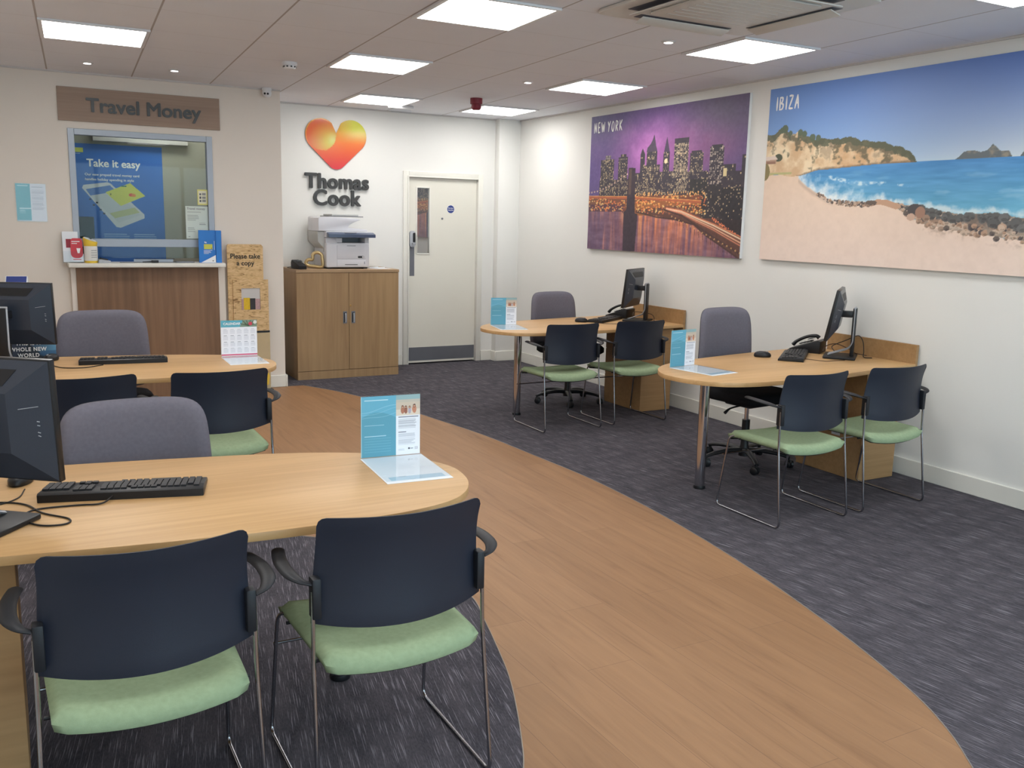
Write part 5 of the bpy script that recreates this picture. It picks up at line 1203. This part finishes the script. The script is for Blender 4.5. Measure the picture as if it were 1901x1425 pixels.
# ================================================================== STAFF CHAIR (faces -y)
def make_staff_chair():
    t = empty('office_chair', (0, 0, 0), 0, 'grey office chair', 'chair', 'grey swivel office chairs behind the desks')
    # five-star base and castors
    b2 = MB(); b2.lathe([(.001, .055), (.036, .055), (.034, .10), (.026, .13), (.026, .30), (.001, .30)], 'black_plastic', n=24)
    for k in range(5):
        a = 2*PI*k/5+.35; R_ = Matrix.Rotation(a, 4, 'Z')
        b2.tube([(.02, 0, .092), (.12, 0, .098), (.24, 0, .082), (.295, 0, .066)], [.026, .023, .018, .015], 'black_plastic', n=10, smooth=3, flat=(1, .7), mtx=R_)
    b2.build('star_base', t)
    for k in range(5):
        a = 2*PI*k/5+.35; R_ = Matrix.Rotation(a, 4, 'Z') @ Matrix.Translation((.29, 0, 0)) @ Matrix.Rotation(k*1.3, 4, 'Z')
        b2 = MB(); b2.tube([(0, 0, .05), (0, 0, .072)], .007, 'black_plastic', mtx=R_)
        for s_ in (-1, 1): b2.lathe([(.001, 0), (.024, 0), (.026, .004), (.026, .016), (.022, .019), (.001, .019)], 'black_plastic', n=20, mtx=R_ @ Matrix.Translation((.008, s_*.003, .0262)) @ Matrix.Rotation(-s_*PI/2, 4, 'X'))
        b2.box(-.014, .028, -.006, .006, .034, .056, 'black_plastic', bev=.003, mtx=R_); b2.build('castor', t)
    b2 = MB(); b2.tube([(0, 0, .24), (0, 0, .40)], .014, 'chrome', n=16); b2.build('gas_lift', t)
    b2 = MB(); b2.box(-.09, .09, -.10, .12, .395, .435, 'black_plastic', bev=.012, seg=2); b2.tube([(-.08, -.03, .41), (-.20, -.03, .40), (-.25, -.03, .375)], [.006, .006, .011], 'black_plastic', n=8, smooth=3)
    b2.tube([(.08, .03, .41), (.19, .03, .405), (.23, .03, .39)], [.006, .006, .010], 'black_plastic', n=8, smooth=3); b2.build('mechanism', t)
    b2 = MB()
    rings = []
    for z, e in ((.436, .05), (.440, .02), (.455, .0), (.490, .0), (.508, .018), (.514, .05), (.516, .14)):
        rings.append([(x, y-.02, z) for x, y in rrect(.49-2*e, .47-2*e, max(.02, .11-e*.5), 8)])
    b2.loft(rings, 'dark_fabric'); b2.build('seat', t, sharp=70)
    b2 = MB(); b2.tube([(0, .08, .42), (0, .22, .42), (0, .275, .47), (0, .275, .62)], .018, 'black_plastic', n=10, smooth=4, flat=(1.5, .6)); b2.build('back_support', t)
    # backrest cushion
    W0, W1, Z0, Z1 = .535, .485, .475, .945; nx, nz_ = 20, 20
    b2 = MB(); bm = b2.bm; F = {}; B = {}
    out = []
    def wob(u, v):
        # rounded rectangle mapping of the unit square
        rr = .36
        cx_, cv_ = u, v*2-1
        a, b_ = cx_*math.sqrt(max(0, 1-.5*cv_*cv_*.28)), cv_*math.sqrt(max(0, 1-.5*cx_*cx_*.28))
        p = 6.0; n_ = (abs(cx_)**p+abs(cv_)**p)**(1/p) if (cx_ or cv_) else 1; mxx_ = max(abs(cx_), abs(cv_))
        if n_ > 0: a, b_ = cx_*mxx_/n_, cv_*mxx_/n_
        return a, (b_+1)/2, mxx_
    for j in range(nz_+1):
        for i in range(nx+1):
            u = -1+2*i/nx; v = j/nz_; a, b_, mm_ = wob(u, v)
            w_ = (W0+(W1-W0)*b_**1.3)/2; x = a*w_; z = Z0+(Z1-Z0)*b_
            y = .245-.018*(1-(a*a)) * -1 - .03*abs(a)**2 + .05*(b_-.3)**2
            e = max(0, mm_-.8)/.2; th = .028*math.sqrt(max(0, 1-e*e))+.002
            F[i, j] = bm.verts.new((x, y-th, z)); B[i, j] = bm.verts.new((x, y+th*.45+.002, z))
    fi = b2.mi('grey_fabric'); bi = b2.mi('black_plastic')
    for j in range(nz_):
        for i in range(nx):
            f = bm.faces.new((F[i, j], F[i+1, j], F[i+1, j+1], F[i, j+1])); f.material_index = fi
            f = bm.faces.new((B[i+1, j], B[i, j], B[i, j+1], B[i+1, j+1])); f.material_index = bi
    def side(a, b_, c_, d_): f = bm.faces.new((a, b_, c_, d_)); f.material_index = bi
    for i in range(nx): side(F[i+1, 0], F[i, 0], B[i, 0], B[i+1, 0]); side(F[i, nz_], F[i+1, nz_], B[i+1, nz_], B[i, nz_])
    for j in range(nz_): side(F[0, j], F[0, j+1], B[0, j+1], B[0, j]); side(F[nx, j+1], F[nx, j], B[nx, j], B[nx, j+1])
    b2.build('backrest', t, sharp=80)
    return t
sc = make_staff_chair()
CH = [(4.235, 4.46, .12, .075, 'grey swivel office chair behind the near right desk under the gap between the pictures'),
      (4.255, 6.72, .15, .005, 'grey swivel office chair behind the far right desk below the skyline picture'),
      (.365, 3.20, .02, -.045, 'grey swivel office chair behind the foreground left desk'),
      (.465, 5.72, -.02, .03, 'grey swivel office chair between the far left desk and the bureau counter')]
for k, (x, y, rz, dz, lb) in enumerate(CH):
    o = sc if k == 0 else copy_tree(sc)
    o.location = (x, y, 0); o.rotation_euler = (0, 0, rz); o['label'] = lb
# seat height of each chair: raise everything above the gas lift
for (x, y, rz, dz, lb), o in zip(CH, [c for c in bpy.data.objects if c.name.startswith('office_chair')]):
    for ch in [c for c in bpy.data.objects if c.parent == o]:
        if ch.name.split('.')[0] in ('backrest',): ch.location.z = dz

# ================================================================== MONITOR (screen faces +y)
def make_monitor():
    t = empty('monitor', (0, 0, 0), 0, 'monitor', 'monitor', 'black desk monitors on silver stands')
    b2 = MB(); b2.prism(rrect(.26, .20, .012), 0, .014, 'black_plastic', bev=.003, mtx=Matrix.Translation((0, .0, 0))); b2.build('base', t)
    b2 = MB(); b2.box(-.035, .035, -.082, -.058, .014, .325, 'black_plastic', bev=.004); b2.box(-.030, .030, -.058, .02, .265, .305, 'black_plastic', bev=.004); b2.build('stand', t)
    b2 = MB()
    for sx in (-1, 1): b2.tube(fillet([(sx*.034, .075, .0165), (sx*.034, -.045, .06), (sx*.034, -.070, .10), (sx*.034, -.070, .330)], .03), .0075, 'silver_plastic', n=4, flat=(.6, 1.1), up=(1, 0, 0))
    b2.tube([(-.040, -.070, .326), (.040, -.070, .326)], .007, 'silver_plastic', n=6); b2.build('silver_bracket', t)
    W, H = .225, .165
    M_ = Matrix.Translation((0, .055, .285)) @ Matrix.Rotation(0, 4, 'X')
    b2 = MB(); b2.box(-W, W, -.010, .012, -H, H, 'monitor_black', bev=.003, seg=2); b2.box(-W+.014, W-.014, .0121, .0128, -H+.018, H-.014, 'screen_glass')
    hd = b2.build('screen', t); hd.location = (0, .055, .285); hd.rotation_euler = (TILT, 0, 0)
    b2 = MB(); i0, i1 = (W-.004, H-.004), (W-.105, H-.085)
    r0 = [(-i0[0], -.0102, -i0[1]), (i0[0], -.0102, -i0[1]), (i0[0], -.0102, i0[1]), (-i0[0], -.0102, i0[1])]
    r1 = [(-i1[0], -.050, -i1[1]), (i1[0], -.050, -i1[1]), (i1[0], -.050, i1[1]), (-i1[0], -.050, i1[1])]
    b2.loft([r0, r1], 'monitor_back'); hs = b2.build('rear_housing', hd, flat=True)
    # vent in the sloping top facet, slot and dots on the side facet
    b2 = MB()
    def facet(u, v, lift=.0006):   # top facet: u -1..1 across, v 0..1 outer to inner
        xx = (i0[0]*(1-v)+i1[0]*v)*u; return Vector((xx, -.0102+(-.0398)*v-lift*.9, i0[1]*(1-v)+i1[1]*v+lift*.45))
    q = [facet(-.72, .28), facet(.72, .28), facet(.76, .78), facet(-.76, .78)]; q2 = [facet(-.72, .28, .0012), facet(.72, .28, .0012), facet(.76, .78, .0012), facet(-.76, .78, .0012)]
    b2.loft([q, q2], 'monitor_vent'); b2.build('vent', hs, flat=True)
    b2 = MB()
    for sx in (-1, 1):
        def sf(u, v, lift=.0008): zz = (i0[1]*(1-v)+i1[1]*v)*u; return Vector((sx*(i0[0]*(1-v)+i1[0]*v+lift*.35), -.0102-.0398*v-lift*.95, zz))
        b2.tube([sf(.32, .30), sf(.38, .75)], .0008, 'silver_plastic', n=5)
        for uu in (.02, -.06, -.2, -.27): b2.tube([sf(uu, .30), sf(uu+.012, .36)], .0012, 'silver_plastic', n=5)
    b2.build('marking', hs)
    return t
TILT = math.radians(10)
mo = make_monitor()
MO = [(4.755, 4.185, math.radians(38), TILT, 'black monitor seen edge-on at the near right desk, on a silver stand'),
      (4.775, 6.440, math.radians(36), math.radians(6), 'black monitor seen edge-on at the far right desk below the skyline picture'),
      (-.125, 2.715, math.radians(-38), math.radians(3), 'black monitor on the foreground desk, seen from behind at the left edge'),
      (-.030, 5.47, math.radians(-24), math.radians(3), 'black monitor seen from behind at the left of the far left desk')]
for k, (x, y, rz, tl, lb) in enumerate(MO):
    o = mo if k == 0 else copy_tree(mo)
    o.location = (x, y, .7305); o.rotation_euler = (0, 0, rz); o['label'] = lb
    for ch in [c for c in bpy.data.objects if c.parent == o and c.name.startswith('screen')]: ch.rotation_euler = (tl, 0, 0)

# ================================================================== KEYBOARD (typed from +y side)
def make_keyboard():
    t = empty('keyboard', (0, 0, 0), 0, 'keyboard', 'keyboard', 'black computer keyboards')
    b2 = MB(); b2.prism([(-.078, .0), (-.078, .022), (-.070, .027), (.070, .016), (.078, .010), (.078, 0)], -.228, .228, 'black_plastic', bev=.003, mtx=Matrix.Rotation(PI/2, 4, 'Z') @ Matrix.Rotation(PI/2, 4, 'X')); b2.build('body', t)
    # after the turn the profile runs along y; rows of keycaps follow the slope (high side away from the typist at -y)
    b2 = MB()
    def keyrow(y, xs, w=.0155, d=.0150):
        z = .0275-(y+.070)*(.011/.14) if KSIDE > 0 else .0
        for x in xs: b2.box(x-w/2, x+w/2, y-d/2, y+d/2, z-.003, z+.0055, 'key_black')
    for r, y in enumerate((-.052, -.030, -.011, .008, .027, .046)):
        if r == 0: xs = [.206-k*.0185 for k in (0, 2, 3, 4, 5, 6.5, 7.5, 8.5, 9.5, 11, 12, 13, 14)]
        elif r == 5: xs = [.206, .186, .166, .052, .032, .012, -.010]
        else: xs = [.206-k*.0187 for k in range(15 - (r > 3))]
        keyrow(y, xs)
        if r == 5: keyrow(y, [.109], w=.085)
        if r: keyrow(y, [-.092-k*.018 for k in range(3)] if r in (1, 2) else ([-.11] if r == 4 else ([-.092-k*.018 for k in range(3)] if r == 5 else [])))
        else: keyrow(y, [-.092-k*.018 for k in range(3)])
        if r: keyrow(y, [-.158-k*.0185 for k in range(4)], w=.016)
    tag(b2.build('keys', t), kind='stuff')
    return t
KSIDE = 1
kb = make_keyboard()
KB = [(.268, 2.880, math.radians(-14.5), 'black keyboard on the foreground desk beside a monitor base'),
      (.535, 5.500, math.radians(-6), 'black keyboard on the far left desk in front of a grey chair back'),
      (4.455, 4.30, math.radians(40), 'black keyboard on the near right desk'),
      (4.50, 6.55, math.radians(33), 'black keyboard on the far right desk beside a visitor chair back')]
for k, (x, y, rz, lb) in enumerate(KB):
    o = kb if k == 0 else copy_tree(kb)
    o.location = (x, y, .7303); o.rotation_euler = (0, 0, rz); o['label'] = lb

# ================================================================== MOUSE
def make_mouse():
    t = empty('mouse', (0, 0, 0), 0, 'mouse', 'computer mouse', 'black computer mice')
    b2 = MB(); rings = []
    for z, s_ in ((0, .90), (.006, 1.0), (.016, .99), (.026, .88), (.033, .66), (.037, .35), (.038, .08)):
        rings.append([(.033*s_*math.cos(a)*(1-.08*math.sin(a)), .055*s_*math.sin(a)-.004*(1-s_), z) for a in [2*PI*k/28 for k in range(28)]])
    b2.loft(rings, 'black_plastic'); b2.build('body', t)
    b2 = MB(); b2.lathe([(.001, -.003), (.008, -.003), (.008, .003), (.001, .003)], 'silver_plastic', n=14, mtx=Matrix.Translation((0, .028, .0305)) @ Matrix.Rotation(PI/2, 4, 'Y')); b2.build('scroll_wheel', t)
    return t
ms = make_mouse()
for k, (x, y, rz, lb) in enumerate([(-.010, 3.105, -.35, 'black mouse beside the monitor on the foreground desk'), (.175, 5.68, -.6, 'black mouse near the monitor on the far left desk'),
                                    (4.255, 4.375, .9, 'black mouse on the near right desk left of its keyboard'), (4.232, 6.50, 1.0, 'black mouse on the far right desk')]):
    o = ms if k == 0 else copy_tree(ms)
    o.location = (x, y, .7303); o.rotation_euler = (0, 0, rz+PI); o['label'] = lb

# ================================================================== PHONE
def make_phone():
    t = empty('desk_phone', (0, 0, 0), 0, 'phone', 'telephone', 'black desk telephones')
    b2 = MB(); b2.prism([(-.10, 0), (.10, 0), (.105, .02), (-.08, .085), (-.10, .08)], -.095, .095, 'black_plastic', bev=.006, mtx=Matrix.Rotation(PI/2, 4, 'Z') @ Matrix.Rotation(PI/2, 4, 'X')); b2.build('body', t)
    b2 = MB(); b2.tube([(-.062, .085, .046), (-.064, .06, .072), (-.064, .0, .105), (-.064, -.06, .118), (-.062, -.085, .104)], [.017, .014, .013, .014, .018], 'black_plastic', n=12, smooth=5, flat=(1.2, .8)); b2.build('handset', t)
    b2 = MB(); b2.box(-.015, .075, -.075, -.035, .078, .083, 'booth_equipment', mtx=Matrix.Rotation(-.3, 4, 'X') @ Matrix.Translation((0, .012, -.0))); b2.build('display', t)
    b2 = MB()
    for r in range(4):
        for c_ in range(3): 
            yy = -.015+r*.022; b2.box(-.01+c_*.026, .01+c_*.026, yy-.007, yy+.007, .030+.085*(.10-yy)/.20*.78, .036+.085*(.10-yy)/.20*.78, 'key_black')
    b2.build('keypad', t)
    return t
ph = make_phone()
for k, (x, y, rz, lb) in enumerate([(4.765, 4.475, math.radians(30), 'black desk telephone behind the monitor on the near right desk'), (4.80, 6.735, math.radians(30), 'black desk telephone behind the monitor on the far right desk')]):
    o = ph if k == 0 else copy_tree(ph)
    o.location = (x, y, .7303); o.rotation_euler = (0, 0, rz); o['label'] = lb

# ================================================================== L-SHAPED LEAFLET HOLDERS
def paint_terms():
    cv = Canvas(150, 160, (236, 238, 244)); U, V = cv.U, cv.V; h, w = cv.h, cv.w; s_ = .59
    cv.rect(0, s_, 0, 1, (92, 158, 180))
    wv = .62+.10*np.sin(U*5.0+.3)+.05*U; m_ = (U < s_) & (V > wv); cv.put(m_, (104, 174, 200), 1)
    for off, al in ((.18, .5), (.13, .35), (.06, .4)): cv.put((U < s_)*np.clip(1-abs(V-(.56+off+.16*U+.02*np.sin(U*9+off*20)))/.008, 0, 1), (186, 222, 236), al)
    cv.rect(.06, .45, .925, .940, (214, 236, 242), .85)
    cv.lines_of_text(.06, .42, .53, .515, 1, (196, 226, 236), .8); cv.lines_of_text(.06, .46, .35, .335, 1, (196, 226, 236), .8)
    for k in range(12): cv.rect(.06, .5, .30-k*.022, .304-k*.022, (150, 204, 222), .4)
    # photo strip: people on a beach
    cv.rect(s_, 1, .66, 1, (206, 190, 172)); cv.rect(s_, 1, .92, 1, (150, 180, 184)); cv.rect(s_, 1, .88, .92, (196, 186, 172)); cv.rect(s_, 1, .66, .76, (224, 210, 194))
    for u, v, r, c1, c2 in ((.70, .80, .030, (110, 62, 44), (176, 116, 92)), (.755, .795, .028, (92, 50, 38), (150, 96, 78)), (.82, .79, .026, (130, 104, 90), (178, 168, 182)), (.90, .81, .034, (96, 60, 46), (196, 132, 104))):
        cv.ell(u, v-.055, r*1.05, r*2.0, c2); cv.ell(u, v, r*.75, r*.9, c1); cv.ell(u, v-.005, r*.45, r*.55, (206, 152, 124))
    cv.rect(s_+.04, .97, .625, .640, (76, 82, 100)); cv.lines_of_text(s_+.04, .95, .605, .44, 10, (150, 154, 166), .7, 3)
    cv.rect(s_+.04, .76, .375, .388, (76, 82, 100)); cv.lines_of_text(s_+.04, .92, .36, .16, 10, (170, 174, 186), .6, 5)
    cv.lines_of_text(s_+.04, .74, .10, .07, 2, (160, 166, 178), .7); cv.ell(.81, .10, .018, .015, (60, 62, 74)); cv.rect(.835, .88, .093, .105, (120, 124, 136)); cv.rect(.91, .96, .08, .12, (200, 200, 208)); cv.rect(.922, .948, .09, .11, (222, 222, 228))
    cv.rect(0, .012, 0, 1, (170, 214, 226)); return cv
def l_holder(name, label, cat, w, h, d, canvas, foot_paint):
    t = empty(name, (0, 0, 0), 0, label, cat)
    b2 = MB(); b2.box(-w/2, w/2, .0, .003, .0, h, 'acrylic'); b2.box(-w/2, w/2, -d, 0, .002, .005, 'acrylic'); b2.build('acrylic_holder', t)
    picture('printed_sheet', canvas, (-w/2+.002, -.0008, .004), (w-.004, 0, 0), (0, 0, h-.006), 'print_satin', t)
    b2 = MB(); b2.box(-w/2-.002, w/2+.002, -d-.012, -.004, .0, .0014, 'paper_white'); ft = b2.build('base_sheet', t)
    if foot_paint: b2 = MB(); b2.box(-w/2+.02, w/2-.015, -d+.015, -d+.055, .0014, .0018, 'paper_blue'); b2.build('printed_band', ft)
    return t
terms = paint_terms()
ls = l_holder('leaflet_holder_stand', 'acrylic holder', 'leaflet holder', .219, .222, .315, terms, True); ls['group'] = 'blue and white terms displays on the desks'; ls.name = 'leaflet_display'
for k, (x, y, rz, lb) in enumerate([(1.143, 2.953, -.07, 'blue and white printed leaflet display on the rounded end of the foreground desk'),
                                    (3.485, 4.238, .16, 'blue and white printed leaflet display on the near right desk'),
                                    (3.482, 6.497, -.22, 'blue and white printed leaflet display on the far right desk')]):
    o = ls if k == 0 else copy_tree(ls)
    o.location = (x, y, .7303); o.rotation_euler = (0, 0, rz); o['label'] = lb
# calendar
cv = Canvas(130, 130, (232, 232, 238)); cv.rect(0, 1, .81, 1, (92, 168, 186))
cv.poly([(.52, .81), (1, .81), (1, 1), (.62, 1)], (120, 140, 120))
for a_ in range(9): cv.line([(.76, .84), (.55+a_*.055, .985 if a_ % 2 else .90)], .014, (70, 84, 58), .9)
cv.ell(.82, .90, .055, .05, (196, 60, 80)); cv.ell(.95, .94, .05, .05, (214, 214, 206)); cv.rect(0, 1, .02, .055, (206, 84, 116))
for r in range(4):
    for c_ in range(5):
        u0, v0 = .06+c_*.19, .62-r*.175
        cv.rect(u0+.01, u0+.10, v0+.125, v0+.137, (120, 122, 132), .8)
        for q_ in range(5): cv.rect(u0, u0+.13, v0+.012+q_*.022, v0+.020+q_*.022, (176, 178, 190), .75)
cal = l_holder('desk_calendar', 'white desk calendar with a teal header standing on the far left desk', 'calendar', .211, .218, .30, cv, False)
cal.location = (1.17, 5.485, .7303); cal.rotation_euler = (0, 0, -.03)
text_obj('lettering', 'CALENDAR', .019, 'print_white', (-.09, -.0016, .190), parent=cal, bold=.0005)

# ================================================================== LEFT END OF THE FAR DESK
t = empty('slogan_card', (.098, 5.79, .7303), -.05, 'dark blue card with white slogan lettering under the far left monitor', 'card')
cv = Canvas(70, 60, (58, 66, 84)); cv.a = cv.a*(1-np.clip(cv.U*1.5-.5, 0, 1)[..., None])+np.array((96, 150, 186))*np.clip(cv.U*1.5-.5, 0, 1)[..., None]
cv.poly([(.1, .0), (.45, .5), (.8, 0)], (30, 36, 44), .7); cv.ell(.95, .15, .3, .12, (60, 100, 140), .8)
picture('printed_sheet', cv, (-.135, -.0006, .0), (.245, 0, 0), (0, 0, .165), 'print_satin', t)
b2 = MB(); b2.box(-.135, .11, .0, .003, 0, .165, 'paper_white'); b2.box(-.135, .11, .003, .06, 0, .002, 'paper_white'); b2.build('card', t)
for s_, zz in (('THIS IS A', .077), ('WHOLE NEW', .043), ('WORLD', .009)):
    text_obj('lettering', s_, .030, 'print_white', (-.030, -.0014, zz), parent=t, bold=.0009, align='CENTER', sx=.9, space=1.15)
t = empty('brochure', (.135, 5.875, .7303), -.1, 'green and grey brochure standing behind the far left monitor', 'brochure')
cv = Canvas(20, 60, (150, 158, 150)); cv.rect(0, 1, .55, 1, (78, 136, 118)); cv.put(np.clip((fbm(60, 20, 8, 3, 8, 3)-.45)*5, 0, 1)*(cv.V < .55), (206, 208, 200), .8)
picture('printed_sheet', cv, (-.09, -.0006, .0), (.145, 0, 0), (0, 0, .305), 'print_satin', t)
b2 = MB(); b2.box(-.09, .055, .0, .004, 0, .305, 'paper_white'); b2.box(-.09, .055, .004, .05, 0, .002, 'paper_white'); b2.build('backing', t)
t = empty('tent_calendar', (.035, 5.73, .7303), -.2, 'small blue tent calendar standing behind the top of the far left monitor', 'calendar')
b2 = MB(); b2.box(-.10, .0, -.05, .05, 0, .006, 'black_satin'); b2.tube([(-.055, 0, .004), (-.055, 0, .385)], .007, 'black_satin'); b2.box(-.06, .045, -.045, .045, .385, .395, 'black_satin'); b2.build('riser', t)
b2 = MB(); b2.prism([(-.045, .396), (.045, .396), (.0, .468)], -.055, .055, 'backing_white', mtx=Matrix.Rotation(PI/2, 4, 'Z') @ Matrix.Rotation(PI/2, 4, 'X')); cd_ = b2.build('card', t)
b2 = MB(); b2.prism([(-.0453, .3985), (-.0023, .4665), (-.0016, .4665), (-.0446, .3985)], -.050, .050, 'sign_blue', mtx=Matrix.Rotation(PI/2, 4, 'Z') @ Matrix.Rotation(PI/2, 4, 'X')); b2.build('printed_face', cd_)

# ================================================================== CABLES
def cable(pts, r, m, label, z0=.7303, sm_=8, group=None):
    t = empty('cable', (pts[0][0], pts[0][1], z0), 0, label, 'cable')
    b2 = MB(); b2.tube([(p[0]-pts[0][0], p[1]-pts[0][1], (p[2] if len(p) > 2 else r+.0003)) for p in pts], r, m, n=7, smooth=sm_); b2.build('lead', t)
    return t
cable([(.225, 2.812, .012), (.19, 2.775, .004), (.12, 2.79), (.02, 2.79), (-.01, 2.72), (.03, 2.64), (.09, 2.625), (.10, 2.67), (.04, 2.75), (-.0, 2.85), (-.06, 2.90), (-.16, 2.92)], .0026, 'cable_black', 'thin black cable looping on the foreground desk between keyboard and monitor base')
cable([(.0, 3.02), (-.02, 2.93), (-.08, 2.88), (-.2, 2.87)], .002, 'cable_black', 'thin black mouse cable at the left edge of the foreground desk')
cable([(.42, 5.405), (.32, 5.34), (.22, 5.37), (.17, 5.47), (.12, 5.45), (.08, 5.60), (.02, 5.66), (-.08, 5.60)], .0025, 'cable_black', 'thin black cable from the keyboard on the far left desk')
cable([(.15, 5.74), (.10, 5.80), (.02, 5.74), (-.05, 5.72)], .002, 'cable_black', 'thin mouse cable beside the slogan card')
cable([(4.78, 4.26, .03), (4.85, 4.34, .05), (4.93, 4.30, .09), (4.95, 4.22, .13), (4.93, 4.16, .10), (4.90, 4.12, .04), (4.88, 4.10, .006), (4.90, 4.05, .006)], .003, 'cable_black', 'looping black cable behind the monitor on the near right desk')
cable([(4.74, 4.32, .02), (4.82, 4.38, .04), (4.90, 4.36, .06), (4.95, 4.28, .03), (4.90, 4.20, .02), (4.93, 4.12, .01)], .003, 'cable_brown', 'brownish cable tangled behind the stand on the near right desk')
cable([(4.45, 4.20), (4.50, 4.08), (4.58, 4.07), (4.66, 4.06)], .002, 'cable_brown', 'thin cable running from the keyboard to the base on the near right desk')
cable([(4.78, 6.52, .03), (4.86, 6.60, .06), (4.95, 6.50, .05), (4.92, 6.40, .03), (4.88, 6.34, .006), (4.93, 6.30, .01)], .003, 'cable_brown', 'brownish cable tangled behind the monitor on the far right desk')
cable([(4.30, 6.40), (4.38, 6.30), (4.50, 6.27), (4.60, 6.36)], .002, 'cable_black', 'thin cable curving in front of the keyboard on the far right desk')
